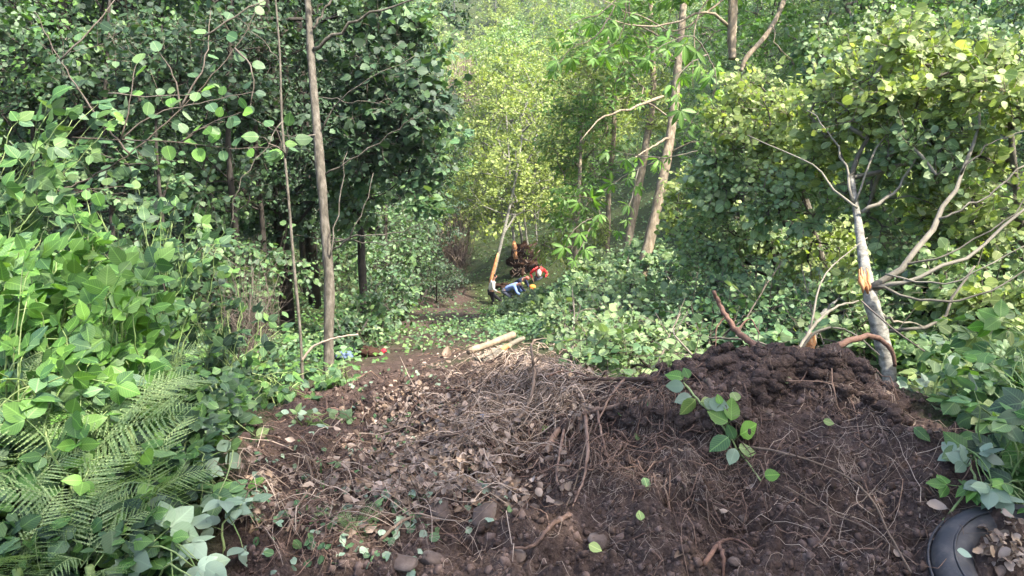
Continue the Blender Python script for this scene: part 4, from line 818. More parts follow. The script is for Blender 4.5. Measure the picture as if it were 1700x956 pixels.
shrub('turned_leaf_sprig', 'sprig of silvery turned-over leaves at the bottom edge, right of the ferns', 'sprig', pb(230,980,2.3), [pxblob(290,905,2.15,50,20,.08),pxblob(200,935,2.1,60,20,.08),pxblob(330,945,2.1,50,15,.08)], 9, .085, ('pale',), spacing=.10, start=.4, face=(0, -.2, 1), kind='ovate', hang=.05)
shrub('turned_leaf_sprig', 'small sprig of silvery leaves on the soil above the bottom one', 'sprig', pb(400,900,2.5), [pxblob(385,835,2.45,22,14,.06),pxblob(405,910,2.35,22,14,.05)], 4, .07, ('pale',), spacing=.09, start=.5, face=(0, -.2, 1), hang=.05)
shrub('turned_leaf_sprig', 'tiny sprig of silvery leaves beside the foot of the slender trunk', 'sprig', pb(540,720,4.2), [pxblob(545,690,4.1,22,10,.1),pxblob(490,700,4.2,25,10,.1)], 5, .06, ('pale', 'alder_cool'), spacing=.09, start=.3, face=(0, -.2, 1), hang=.05)

shrub('bramble_bush', 'broad-leaved bramble growing up through the ferns in the middle of the left bank', 'bramble', pb(110,860,2.4), [pxblob(100,700,2.35,70,40,.2),pxblob(180,800,2.3,50,40,.15),pxblob(40,790,2.25,40,40,.15)], 14, .085, ('bramble', 'midleaf', 'bramble_bright'), spacing=.12, start=.5)
shrub('bramble_bush', 'bramble with mixed pale leaves between the upper ferns and the bare soil', 'bramble', pb(270,720,3.0), [pxblob(240,610,2.9,50,35,.2),pxblob(290,650,3.0,30,30,.2),pxblob(170,600,2.8,50,30,.2)], 18, .08, ('bramble', 'bramble_bright', 'midleaf'), spacing=.11, start=.4)
# ferns: every frond an object, three shared frond meshes
def frond_mesh(seed):
    r_ = np.random.RandomState(seed); mb = MB(); n = 19; s = np.linspace(0, 1, n + 4)
    def mid(t): return np.array([(.02 + .025 * seed) * math.sin(2.2 * t + seed * 1.7) - (.02 + .025 * seed) * math.sin(seed * 1.7), t * (1 - .08 * t), .22 * math.sin(t * 2.2) - (.2 + .07 * seed) * t * t])
    q = np.array([mid(t) for t in s]); mb.tube(q, np.linspace(.006, .0015, len(s)), 3, cap=False)
    V = []; T = []
    for k in range(n):
        t = .16 + .83 * k / n; p = mid(t); tg = nrm(mid(t + .01) - p); ln = .33 * math.sin(math.pi * min(1, (.24 + .80 * (1 - (t - .16) / .84)) * .62)) * (1 - .25 * max(0, .3 - t)) * r_.uniform(.72, 1.1)
        if t > .85: ln *= (1.02 - t) / .17
        for sd in (-1, 1):
            dr = nrm(np.array([sd * 1.0, .38, -.10 + r_.randn() * .14]) + tg * .25); w = .013 * (ln / .33) + .006; m_ = 9; i0 = len(V); nn_ = np.cross(dr, [0, 0, 1.]); V += [p, p + dr * ln * .35 + nn_ * w * .55 + [0, 0, -.012 * ln], p + dr * ln * .35 - nn_ * w * .55 + [0, 0, -.012 * ln], p + dr * ln + [0, 0, -.10 * ln]]; T += [(i0, i0 + 2, i0 + 1), (i0 + 1, i0 + 2, i0 + 3)]
            for j_ in range(m_):
                f = (j_ + .3) / m_; c = p + dr * ln * f + np.array([0, 0, -.10 * ln * f * f]); pl = w * (1 - f) ** .7 + .003
                for s2 in (-1, 1):
                    pd = nrm(np.array([0, s2 * 1.0, 0]) + dr * .45); i0 = len(V); a = c - dr * ln / m_ * .40; b_ = c + dr * ln / m_ * .36
                    tip = c + pd * pl + dr * .004 + np.array([0, 0, .004]); V += [a, b_, tip * .6 + b_ * .4, tip]; T += [(i0, i0 + 1, i0 + 2), (i0, i0 + 2, i0 + 3)] if s2 * sd > 0 else [(i0, i0 + 2, i0 + 1), (i0, i0 + 3, i0 + 2)]
    mb.add(np.array(V), np.array(T)); return mesh_np('frond', np.vstack(mb.v), np.vstack(mb.t), M['fern'], np.vstack(mb.u), smooth=False)
FR = [frond_mesh(k) for k in (1, 2, 3, 4, 5)]
def fern(label, px, py, d, n, ln, tilt=.55, fan=(0, 6.28)):
    c = P(px, py, d); t = thing('fern', label, 'fern', tuple(c)); g = Hz(c[0], c[1])
    mb = MB(); mb.tube([(0, 0, g - c[2] - .02), (0, 0, .02)], .012, 6); mb.build('rootstock', M['greenstem'], t)
    for k in range(n):
        o = bpy.data.objects.new('frond', FR[(k * 2 + int(px)) % 5]); COL.objects.link(o); o.parent = t
        a = fan[0] + (fan[1] - fan[0]) * (k + R.uniform(.1, .9)) / n; el = tilt + R.uniform(-.3, .3)
        D = np.array([math.cos(a) * math.cos(el), math.sin(a) * math.cos(el), math.sin(el)]); Nn = np.array([0, -.15, 1]) + rs.randn(3) * .18 - D * .3
        F_ = frames(D[None], Nn[None])[0]; mm = np.eye(4); s_ = ln * R.uniform(.75, 1.15); mm[:3, :3] = F_ * s_; mm[:3, 3] = [R.uniform(-.03, .03), R.uniform(-.03, .03), R.uniform(-.05, .02)]; o.matrix_basis = Matrix(mm.tolist())
for f in [('large feathery fern at the left edge, yellowish fronds', 10, 740, 2.45, 5, .38), ('wide spreading fern in the middle of the left bank', 130, 760, 2.45, 6, .42), ('bright fern with long fronds pointing right, nearest the bare soil', 215, 715, 2.6, 6, .40),
          ('small fern at the upper right end of the left bank beside the shade', 235, 640, 2.95, 5, .30), ('low fern at the left edge near the bottom corner', 20, 860, 2.2, 5, .36),
          ('dense fern clump at the bottom left behind the silvery leaves', 120, 865, 2.25, 6, .36), ('fern beside the bare soil above the silvery sprig', 245, 835, 2.4, 5, .34), ('small fern tuft standing highest at the left edge', 40, 665, 2.6, 4, .30),
          ('fern at the very bottom left corner', 30, 955, 2.05, 4, .30), ('fern between the silvery leaves and the corner', 150, 950, 2.08, 4, .30)]:
    fern(*f)
fern('small feathery green fern growing alone on the bare soil at the bottom', 590, 890, 2.55, 8, .15, .8)

# ---- lower right bank
shrub('bramble_bush', 'bramble with large dark blue-green leaves at the right edge above the tyre', 'bramble', pb(1700,860,2.7), [pxblob(1680,690,2.6,50,50,.25),pxblob(1715,740,2.6,40,40,.2),pxblob(1680,770,2.7,30,20,.2)], 22, .10, ('bramble', 'darkleaf'), spacing=.12, start=.35, hang=.4)
shrub('bramble_bush', 'fresh green bramble spreading over the right end of the earth bank', 'bramble', pb(1700,760,3.0), [pxblob(1665,645,3.1,50,40,.3),pxblob(1660,700,3.0,30,30,.2),pxblob(1690,600,3.2,50,40,.3)], 26, .085, ('bramble', 'bramble_bright', 'alder'), spacing=.11, start=.3)
shrub('bramble_bush', 'bramble with pale turned leaves around the foot of the white trunk', 'bramble', pb(1560,680,4.2), [pxblob(1550,635,4.2,50,28,.3),pxblob(1510,655,4.4,30,18,.2),pxblob(1600,600,4.2,50,35,.3)], 22, .085, ('alder', 'midleaf', 'pale'), spacing=.12, start=.25)
shrub('bramble_bush', 'tall leafy bramble at the right edge under the alder branches', 'bramble', pb(1720,700,3.4), [pxblob(1680,560,3.4,50,35,.25),pxblob(1620,560,3.6,50,30,.3)], 18, .09, ('bramble_bright', 'alder', 'bramble'), spacing=.11, start=.3)
shrub('bramble_bush', 'small bramble with bright round leaflets hanging over the tyre', 'bramble', pb(1690,880,2.6), [pxblob(1660,835,2.5,35,16,.1),pxblob(1610,850,2.55,18,10,.08)], 6, .06, ('bramble_bright', 'bramble'), spacing=.09, start=.3)
shrub('turned_leaf_sprig', 'pale turned leaf pair at the right end of the earth bank', 'sprig', pb(1610,800,2.7), [pxblob(1590,770,2.65,14,12,.06),pxblob(1640,800,2.5,16,12,.05)], 4, .07, ('pale',), spacing=.1, start=.5, hang=.1)

# tyre
def lathe(prof, n=64, mod=None):
    prof = np.array(prof); k = len(prof); ph = np.arange(n) * 2 * math.pi / n
    V = np.stack([prof[None, :, 0] * np.cos(ph)[:, None], prof[None, :, 0] * np.sin(ph)[:, None], np.broadcast_to(prof[None, :, 1], (n, k))], -1).reshape(-1, 3)
    i = np.arange(n)[:, None] * k; i2 = ((np.arange(n) + 1) % n)[:, None] * k; j = np.arange(k)[None]; j2 = (np.arange(k) + 1)[None] % k
    T = np.concatenate([np.stack([i + j, i2 + j, i2 + j2], -1).reshape(-1, 3), np.stack([i + j, i2 + j2, i + j2], -1).reshape(-1, 3)]); return V, T
M['rubber'] = rough_mat('worn_black_rubber', [(.009, .009, .011), (.022, .022, .026), (.07, .06, .055)], 12, .65, .6, (1, 1, 1), dist=.003, spec=.5)
tc_ = P(1742, 988, 2.26); ty = thing('tyre', 'old worn black tyre lying half filled with dead leaves at the bottom right corner', 'tyre', (tc_[0], tc_[1], tc_[2])); ty.rotation_euler = (math.radians(8), math.radians(-6), 0)
pr = [(.205,.055),(.215,.078),(.24,.092),(.275,.098),(.305,.088),(.322,.068),(.33,.03),(.332,-.03),(.322,-.068),(.305,-.088),(.275,-.098),(.24,-.092),(.215,-.078),(.205,-.055),(.222,-.045),(.25,-.06),(.29,-.05),(.31,0),(.29,.05),(.25,.06),(.222,.045)]
V_, T_q = lathe(pr); o = bpy.data.objects.new('casing', mesh_np('casing', V_, T_q, M['rubber'])); link(o, ty); casing = o
mb = MB()
for z in (-.045, -.015, .015, .045):
    Vg, Tg = lathe([(.3335, z - .010), (.338, z - .006), (.338, z + .006), (.3335, z + .010), (.328, z)], 64); mb.add(Vg, Tg)
mb.build('tread_ribs', M['rubber'], casing)
Vg, Tg = lathe([(.262, .0975), (.264, .102), (.268, .102), (.270, .0975)], 64); mb = MB(); mb.add(Vg, Tg); mb.build('sidewall_ring', M['rubber'], casing)

# ---- earth bank: stones, clods, roots, litter
def gpt(px, py, lift=0.0):
    p = G(px, py).copy(); p[2] = Hz(p[0], p[1]) + lift; return p
for k, (lab, px, py, r, fl) in enumerate([('large flat-topped brown stone on the soil below the dry stems', 808, 860, 32, .6), ('brown stone left of the large flat one', 732, 853, 24, .6), ('round pale stone near the top of the earth bank', 1176, 638, 11, .9),
    ('small flat stone in the soil at the bottom centre', 718, 930, 22, .45), ('soil-coloured stone at the bottom left of centre', 665, 940, 28, .4), ('small stone right of the large flat one', 852, 858, 10, .7), ('dark slab stone half buried below the root tangle', 992, 905, 24, .45),
    ('small grey stone under the broken bramble stem', 1232, 868, 10, .8), ('small grey stone at the bottom right of the bank', 1338, 932, 11, .8), ('small brown stone in the soil under the root tangle', 888, 845, 12, .7),
    ('small brown stone on the upper right face of the bank', 1278, 690, 10, .6), ('small stone on the right face, beside the fallen vine', 1420, 797, 9, .6), ('small stone just above the bottom edge right of centre', 1218, 942, 14, .6), ('flat stone at the bottom centre below the root tangle', 862, 935, 15, .5)]):
    p = gpt(px, py); d = proj(p)[2]; rr = r * d / FPX * .85; o = lump('stone', 'stone', (p[0], p[1], p[2] + rr * fl * .05), (rr, rr * R.uniform(.7, .9), rr * fl), 20 + k, 2, .5, None, freq=1.1); o.rotation_euler = (R.uniform(-.2, .2), R.uniform(-.2, .2), R.uniform(0, 6)); tag(o, lab, 'stone')
def rand_px(n, boxes):
    out = []
    w = np.array([(b[2] - b[0]) * (b[3] - b[1]) * b[4] for b in boxes]); w = w / w.sum()
    for b, k in zip(boxes, rs.multinomial(n, w)): out.append(np.stack([rs.uniform(b[0], b[2], k), rs.uniform(b[1], b[3], k)], -1))
    return np.vstack(out)
# fast lookup of ground points by pixel
gpx = np.linspace(-60, 1760, 92); gpy = np.linspace(480, 1000, 70); GD = np.zeros((70, 92))
dd = np.concatenate([np.arange(1.6, 8, .03), np.geomspace(8, 120, 220)])
for a, py_ in enumerate(gpy):
    dirs = FW[None] + RT[None] * ((gpx - 850) / FPX)[:, None] + UP[None] * (478 - py_) / FPX
    pts = CAM + dd[None, :, None] * dirs[:, None]; hh_ = H(pts[..., 0].ravel(), pts[..., 1].ravel()).reshape(92, -1); GD[a] = dd[np.argmax(pts[..., 2] < hh_, axis=1)]
def gmany(q):
    ix = np.clip((q[:, 0] + 60) / 20, 0, 90.99); iy = np.clip((q[:, 1] - 480) / (520 / 69), 0, 68.99); a = ix.astype(int); b_ = iy.astype(int)
    d = GD[b_, a]; p = CAM + d[:, None] * (FW + RT * ((q[:, 0] - 850) / FPX)[:, None] + UP * ((478 - q[:, 1]) / FPX)[:, None]); p[:, 0] += rs.randn(len(p)) * .01; p[:, 2] = H(p[:, 0], p[:, 1]); return p, d
# clods
q = rand_px(11000, [(400, 640, 1580, 990, 1), (1050, 600, 1500, 700, 1.2), (560, 560, 700, 700, .6)]); p, d = gmany(q); k = p[:, 1] < 8; p = p[k]; d = d[k]
ico = lump('t', 'clod', (0, 0, 0), (1, 1, 1), 4, 1, .25); IV = np.array([v.co[:] for v in ico.data.vertices]); IT = np.array([list(f.vertices) for f in ico.data.polygons]); bpy.data.objects.remove(ico)
sz = rs.gamma(1.3, .0026, len(p)) + .0018; big = rs.rand(len(p)) < .015; sz[big] *= 2; sz = np.minimum(sz, .02) * np.clip(d / 2.8, 1, 2)
F_ = frames(rdir(len(p)), rdir(len(p))); VV = p[:, None] + (sz[:, None, None] * np.einsum('nij,vj->nvi', F_, IV)) * (1 + .22 * rs.randn(len(p), len(IV), 1))
# ragged earth lumps held by roots along the torn lips
ico = lump('t', 'clod', (0, 0, 0), (1, 1, 1), 4, 2, .0); I2 = np.array([v.co[:] for v in ico.data.vertices]); J2 = np.array([list(f_.vertices) for f_ in ico.data.polygons]); bpy.data.objects.remove(ico); LV = []; LT = []; nb = 0
for k in range(300):
    u = R.random(); seg = [(870,700),(1000,690),(1100,700),(1230,722),(1262,640),(1330,615),(1400,622),(1440,650),(1500,700)] if k % 3 else [(1040,642),(1120,612),(1200,592),(1270,580),(1340,598),(1390,615),(1440,640)]
    i_ = u * (len(seg) - 1); j_ = int(i_); w_ = i_ - j_; p0 = gpt(seg[j_][0] * (1 - w_) + seg[j_ + 1][0] * w_ + R.gauss(0, 12), seg[j_][1] * (1 - w_) + seg[j_ + 1][1] * w_ + R.gauss(0, 12) + 4, .0); s0 = R.uniform(.010, .034)
    nn = 1 + .35 * fbm(I2[:, 0] * 2 + k, I2[:, 1] * 2 + I2[:, 2] * 1.3 + k * .7, 1.0, 3, k % 50) * 2 + rs.randn(len(I2)) * .09; LV.append(p0 + I2 * nn[:, None] * s0 * np.array([R.uniform(.8, 1.6), 1, R.uniform(.6, 1.0)])); LT.append(J2 + nb); nb += len(I2)
ol = bpy.data.objects.new('earth_lumps', mesh_np('earth_lumps', np.vstack(LV), np.vstack(LT), M['ground'], smooth=False)); at_ = ol.data.attributes.new('earth', 'FLOAT', 'POINT'); at_.data.foreach_set('value', np.ones(nb, dtype=np.float32)); link(ol); tag(ol, 'ragged lumps of earth along the torn edges of the bank', 'soil', kind='stuff')
o = bpy.data.objects.new('soil_clods', mesh_np('soil_clods', VV.reshape(-1, 3), (IT[None] + (np.arange(len(p)) * len(IV))[:, None, None]).reshape(-1, 3), M['clod'], smooth=False)); link(o); tag(o, 'loose dark crumbs and clods of earth over the bank', 'soil', kind='stuff')

def wander(p0, dir0, L_, n=8, curl=.4, lift=.0, sag=0, arch=0):
    pts = []; p = np.array(p0, float); dr = nrm(np.array(dir0, float)); c = R.uniform(-curl, curl)
    for k in range(n):
        pts.append(p.copy()); th = c + R.uniform(-curl, curl) * .7; dr = nrm(np.array([dr[0] * math.cos(th) - dr[1] * math.sin(th), dr[0] * math.sin(th) + dr[1] * math.cos(th), 0]) + np.array([0, 0, 0])); p = p + dr * L_ / n
    pts = np.array(pts); s = np.linspace(0, 1, n); pts[:, 2] = H(pts[:, 0], pts[:, 1]) + lift + arch * np.sin(s * math.pi); pts[:, 2] += sag * s * s; return pts
def tangle(name, label, cat, mat, boxes, n, Lr, rr, sides=3, npt=7, curl=.5, lift=(.0, .02), arch=(0, .05), down=.5, dscale=True):
    mb = MB(); p, d = gmany(rand_px(n, boxes))
    for a in range(len(p)):
        if p[a, 1] > 12: continue
        an = R.uniform(0, 6.28); dr = np.array([math.cos(an), math.sin(an) - down, 0]); sc = d[a] / 2.9 if dscale else 1
        w = wander(p[a], dr, R.uniform(*Lr), npt, curl, R.uniform(*lift), 0, R.uniform(*arch)); r0 = R.uniform(*rr) * sc; mb.tube(w, np.linspace(r0, r0 * .35, npt), sides, cap=False)
    o = mb.build(name, M[mat]); return tag(o, label, cat, kind='stuff')
tangle('fine_roots', 'fine torn roots covering the face of the earth bank', 'roots', 'fineroot', [(830, 640, 1120, 830, 3.2), (1120, 700, 1260, 850, 2.5), (1380, 610, 1470, 780, 2), (1000, 600, 1500, 960, .3), (480, 780, 1100, 960, .5), (1300, 740, 1560, 960, .3)], 1700, (.03, .17), (.0005, .0015), curl=.6, arch=(0, .03))
tangle('torn_roots', 'brown torn roots tangled in the middle of the earth bank', 'roots', 'root', [(820, 650, 1100, 800, 3), (880, 690, 1010, 780, 3), (1100, 700, 1260, 840, 1), (1000, 600, 1560, 950, .25)], 330, (.12, .4), (.0015, .0042), 5, 9, .45, (0, .02), (.0, .07), .9)
# root hairs sticking out of the torn face
p, d = gmany(rand_px(2600, [(840, 650, 1110, 820, 2.5), (1120, 690, 1250, 850, 2.5), (1230, 580, 1400, 620, 1.5), (1000, 610, 1500, 900, .5)])); k = p[:, 1] < 5; p = p[k]; mb = MB()
e = p + nrm(rs.randn(len(p), 3) * .7 + np.array([0, -.6, .15])) * rs.uniform(.015, .07, (len(p), 1)); mb.prisms(p, e, .0009, .0004); o = mb.build('root_hairs', M['fineroot']); tag(o, 'short root hairs bristling from the torn earth', 'roots', kind='stuff')
tangle('dry_stems', 'heap of dry pale stems and straw on top of the bank left of centre', 'dry stems', 'straw', [(800, 580, 985, 715, 3), (740, 630, 900, 770, 1.6), (560, 700, 860, 880, .5), (400, 760, 560, 900, .5)], 1150, (.10, .45), (.0008, .0030), 4, 6, .2, (0, .07), (-.01, .09), .2)
tangle('dark_sticks', 'dark thin sticks and stalks scattered over the dug soil', 'sticks', 'root', [(480, 640, 880, 900, 1.4), (420, 700, 560, 960, 1.5), (700, 580, 860, 700, 2)], 300, (.1, .4), (.001, .0032), 4, 6, .15, (0, .05), (0, .05), 0)
tangle('fallen_vines', 'thin tan vines trailing across the right face of the bank', 'vines', 'straw', [(1250, 640, 1560, 950, 1)], 60, (.2, .7), (.0009, .0018), 4, 10, .3, (.0, .02), (0, .03), .5)
# litter
def litter(name, label, cat, mats, boxes, n, size, kind, flat=1.0, lift=(0.0, .04), dmax=14, grow=.0):
    p, d = gmany(rand_px(n, boxes)); k = d < dmax
    if name == 'ground_cover': k &= (soil_mask(p[:, 0], p[:, 1]) < .35) & ~((p[:, 1] > 2.9) & (p[:, 1] < 4.3) & (p[:, 0] > .2) & (p[:, 0] < 1.75))
    p = p[k]; d = d[k]; n = len(p); p[:, 2] += rs.uniform(*lift, n); lv = Leaves(); mt = rs.randint(0, len(mats), n)
    Nn = nrm(np.array([0, -.25, 1.]) * flat + rs.randn(n, 3) * .45); D = rdir(n); D = nrm(D - Nn * np.sum(D * Nn, 1, keepdims=True)); s_ = size * rs.uniform(.5, 1.25, n) * (1 + grow * (d - 3))
    for a, m_ in enumerate(mats): q_ = mt == a; lv.add(kind, m_, p[q_], D[q_], Nn[q_], s_[q_])
    for a, (key, L_) in enumerate(lv.d.items()):
        pos, DD, NN, sz_ = [np.concatenate([z[i] for z in L_]) for i in range(4)]; mb = MB(); F_ = frames(DD, NN); var = rs.randint(0, len(TM[kind]), len(pos))
        for v_ in range(len(TM[kind])):
            q_ = np.nonzero(var == v_)[0]; V, T, U = TM[kind][v_]; VV = pos[q_][:, None] + sz_[q_][:, None, None] * np.einsum('nij,vj->nvi', F_[q_], V); VV += rs.randn(*VV.shape) * (sz_[q_] * .04)[:, None, None]
            mb.add(VV.reshape(-1, 3), (T[None] + (np.arange(len(q_)) * len(V))[:, None, None]).reshape(-1, 3), np.tile(U, (len(q_), 1)))
        o = mb.build(name, M[key[1]]); tag(o, label if a == 0 else label + (' in a second tone' if a == 1 else ' in a third tone'), cat, kind='stuff')
litter('dead_leaves', 'curled pale brown dead leaves strewn over the dug soil', 'dead leaves', ['dry'], [(620, 660, 860, 840, 3.4), (560, 640, 960, 860, .45), (400, 740, 640, 900, .45), (780, 600, 990, 720, 2.4), (700, 560, 800, 650, 1.4), (1625, 895, 1700, 960, 1.2)], 3100, .036, 'dry', lift=(0, .06))
litter('dead_leaves', 'few small withered leaves half sunk in the earth bank', 'dead leaves', ['dry'], [(1000, 640, 1540, 950, 1)], 60, .03, 'dry', lift=(-.01, .005))
litter('green_debris', 'fresh torn green leaves scattered along the left edge of the soil', 'leaf litter', ['midleaf', 'pale'], [(420, 700, 700, 956, 1), (600, 800, 860, 900, 1), (560, 560, 760, 700, 1.2)], 420, .034, 'ovate')
litter('ground_cover', 'low green plants covering the floor of the wood and the slope', 'ground plants', ['bramble', 'darkleaf'], [(-40, 560, 560, 720, 1.4), (280, 640, 420, 860, 1), (-40, 700, 300, 990, 1.2)], 6500, .06, 'mid', lift=(.0, .22), dmax=30, grow=.06)
litter('ground_cover', 'low plants and cut leaves between the earth bank and the alders', 'ground plants', ['alder_cool', 'bramble'], [(1050, 520, 1560, 640, 1), (1400, 560, 1740, 800, 1), (1600, 640, 1740, 800, 1), (900, 520, 1150, 640, 1.2)], 6500, .065, 'mid', lift=(.0, .25), dmax=30, grow=.05)

# green slope with the trodden path
def slope_cover():
    n = 52000; r = 8 * (56 / 8) ** rs.uniform(0, 1, n); th = rs.uniform(-.75, .8, n); x = r * np.sin(th); y = r * np.cos(th)
    e = soil_mask(x, y); keep = rs.rand(n) > e * .93; x, y, r = x[keep], y[keep], r[keep]; n = len(x)
    g = fbm(x, y, .5, 3, 33); z = H(x, y) + rs.uniform(0, .26, n) * (1 + g) * np.clip((30 - y) / 12, .35, 1); lv = Leaves(); D = nrm(rs.randn(n, 3) * [1, 1, .3]); Nn = nrm(np.array([.1, -.35, .9]) + rs.randn(n, 3) * .5)
    pos = np.stack([x, y, z], -1); s_ = (.045 + r * .0022) * rs.uniform(.6, 1.3, n); cls = np.where(g > .25, 0, np.where(g > -.1, 1, 2))
    for a, m_ in enumerate(['alder_cool', 'midleaf', 'bramble']):
        q = cls == a; MBx = MB(); F_ = frames(D[q], Nn[q]); V, T, U = TM['far'][a % 2]; VV = pos[q][:, None] + s_[q][:, None, None] * np.einsum('nij,vj->nvi', F_, V)
        MBx.add(VV.reshape(-1, 3), (T[None] + (np.arange(q.sum()) * len(V))[:, None, None]).reshape(-1, 3), np.tile(U, (q.sum(), 1)))
        o = MBx.build('slope_plants', M[m_]); tag(o, ['bright low plants covering the sunlit clearing', 'grey-green low plants covering the slope', 'dark low plants covering the shaded slope'][a], 'ground plants', kind='stuff')
slope_cover()

# ---- single roots, sticks and vines
def stick(name, label, cat, rows, r0, r1, mat, on=True, side=None, sides=8, wob=.08):
    """rows: px, py, lift (on the ground) or px, py, depth"""
    pts = [gpt(a, b_, c) if on else P(a, b_, c) for a, b_, c in rows]; q = spline(pts, 5 * len(pts)); o0 = q[0].copy(); q = q + rs.randn(*q.shape) * r0 * .16
    if not side:
        mb = MB(); mb.tube(q, np.linspace(r0, r1, len(q)), sides, wob=wob); o = mb.build(name, M[mat], None, o0); return tag(o, label, cat)
    t = thing(name, label, cat, tuple(o0)); mb = MB(); mb.tube(q - o0, np.linspace(r0, r1, len(q)), sides, wob=wob); mb.build('stem', M[mat], t)
    for (f, rows2, ra) in side:
        s_ = q[int(f * (len(q) - 1))]; p2 = [s_] + [gpt(a, b_, c) if on else P(a, b_, c) for a, b_, c in rows2]; qq = spline(p2, 10, ra * .3); mb = MB(); mb.tube(qq - o0, np.linspace(ra, ra * .4, len(qq)), 6, wob=wob); mb.build('side_root' if 'root' in name else 'side_branch', M[mat], t)
    return t
stick('arched_root', 'thick reddish root arching over the lip of the bank in front of the white trunk', 'root', [(1290,618,3.45),(1345,605,3.45),(1385,580,3.5),(1420,562,3.55),(1455,560,3.6),(1478,580,3.6),(1487,608,3.6)], .021, .009, 'redroot', False,
      [(.25, [(1375,625,3.4),(1405,650,3.35),(1432,690,3.3)], .010), (.3, [(1390,612,3.5),(1415,640,3.4),(1420,700,3.25)], .006), (.1, [(1310,590,3.5),(1330,600,3.45)], .006)])
stick('broken_root', 'reddish splintered root rising left from the top of the bank', 'root', [(1262,578,3.7),(1235,560,3.8),(1212,535,3.9),(1195,505,4.0),(1184,482,4.0)], .019, .010, 'redroot', False, [(.4, [(1245,530,3.9),(1262,555,3.8)], .006), (.6, [(1190,545,3.9),(1188,580,3.8)], .005)])
stick('pale_branch', 'smooth pale branch bending up and right behind the lip of the bank', 'branch', [(1322,590,4.6),(1338,560,4.7),(1360,530,4.8),(1392,508,4.9),(1425,500,5)], .014, .006, 'paletwig', False, [(.35, [(1362,470,4.9),(1395,430,5),(1440,395,5.1)], .008)])
stick('pale_branch', 'pale arched branch looping low behind the arched root', 'branch', [(1326,588,4.4),(1350,555,4.4),(1385,544,4.4),(1420,556,4.4),(1460,590,4.3)], .010, .004, 'paletwig', False)
stick('thick_root', 'thick dark root lying across the centre of the root tangle', 'root', [(905,760,.02),(930,725,.03),(975,700,.04),(1020,690,.04),(1070,668,.03)], .016, .008, 'root', True, [(.3, [(925,790,.02),(935,830,.01)], .008), (.6, [(1000,740,.03),(1015,790,.01)], .007), (.15, [(880,770,.03),(850,760,.03)], .007)])
stick('thick_root', 'brown root bending down the face left of the broken bramble', 'root', [(1085,640,.03),(1040,650,.05),(1000,648,.06),(940,652,.07)], .014, .006, 'root', True, [(.4, [(1010,680,.04),(985,730,.03)], .007)])
stick('thick_root', 'dark root running down to the lower left from the root tangle', 'root', [(945,860,.01),(915,885,.02),(885,912,.01),(850,918,.01)], .010, .004, 'root', True, [(.4, [(905,860,.02),(880,850,.02)], .004)])
stick('thick_root', 'root hanging straight down below the centre of the tangle', 'root', [(970,700,.05),(975,760,.05),(968,810,.03),(950,850,.01)], .009, .003, 'root', True)
stick('forked_stick', 'pale grey forked stick standing in the heap of dry stems', 'stick', [(852,726,.05),(878,700,.08),(886,660,.12),(882,620,.16),(888,588,.14)], .010, .006, 'straw', True, [(.2, [(872,720,.07),(850,740,.04)], .006), (.9, [(905,588,.16),(925,590,.14)], .004)])
stick('stick', 'red-brown straight stick lying across the dry stems', 'stick', [(905,656,.10),(935,652,.12),(975,658,.11)], .006, .003, 'redroot')
stick('stick', 'long dark stick pointing up left from the root tangle', 'stick', [(700,756,.05),(780,735,.06),(850,700,.06)], .007, .003, 'root')
stick('thin_vine', 'long pale vine bending up from the soil in front of the clearing path', 'vine', [(770,722,.05),(730,705,.04),(690,660,.06),(665,610,.12)], .0045, .003, 'straw')
stick('thin_vine', 'long pale vine running from the bramble leaves down to the bottom right', 'vine', [(1228,748,.02),(1300,772,.03),(1390,805,.04),(1440,850,.05),(1475,910,.04),(1510,965,.03)], .0042, .0035, 'straw', True, [(.55, [(1420,850,.04),(1450,875,.03)], .002)])
stick('thin_vine', 'thin pale vine below the long one, on the lower right face of the bank', 'vine', [(1300,820,.03),(1370,860,.03),(1440,900,.03),(1520,955,.02)], .003, .002, 'straw')
stick('thin_vine', 'tan vine curving down the upper right face of the bank', 'vine', [(1230,610,.03),(1290,650,.03),(1370,655,.03),(1410,690,.03),(1425,760,.03)], .003, .002, 'root')
stick('thin_vine', 'yellowish vine hanging from the root tangle', 'vine', [(985,728,.06),(970,770,.05),(955,815,.03),(940,850,.02)], .0032, .0022, 'straw')
stick('thin_vine', 'thin root line bent over the top left of the bank near the pale round leaf', 'vine', [(1165,610,.02),(1135,640,.03),(1120,665,.03),(1125,700,.02)], .003, .002, 'root')
stick('green_stem', 'straight yellow-green bramble stem leaning over the tyre', 'stem', [(1560,872,2.52),(1590,835,2.55),(1625,790,2.65)], .005, .003, 'greenstem', False)
stick('thin_vine', 'pale stalk leaning against the foot of the slender trunk', 'vine', [(500,600,6.0),(520,575,6.0),(560,560,6.0),(595,555,6.0)], .010, .006, 'straw', False)
stick('thin_vine', 'pale stem lying along the bottom edge of the soil, left of the small fern', 'vine', [(478,900,.04),(500,860,.06),(520,820,.05),(508,780,.06)], .005, .003, 'straw')
stick('stick', 'short yellowish stalk lying right of the small fern', 'stick', [(630,905,.02),(680,885,.03),(730,880,.02)], .006, .004, 'straw')
stick('split_root', 'torn orange-brown root stub sticking out of the bottom of the bank', 'root', [(1170,945,.02),(1190,918,.03),(1215,908,.03),(1245,920,.01)], .009, .004, 'redroot', True, [(.4, [(1200,940,.03),(1195,965,.0)], .010)])
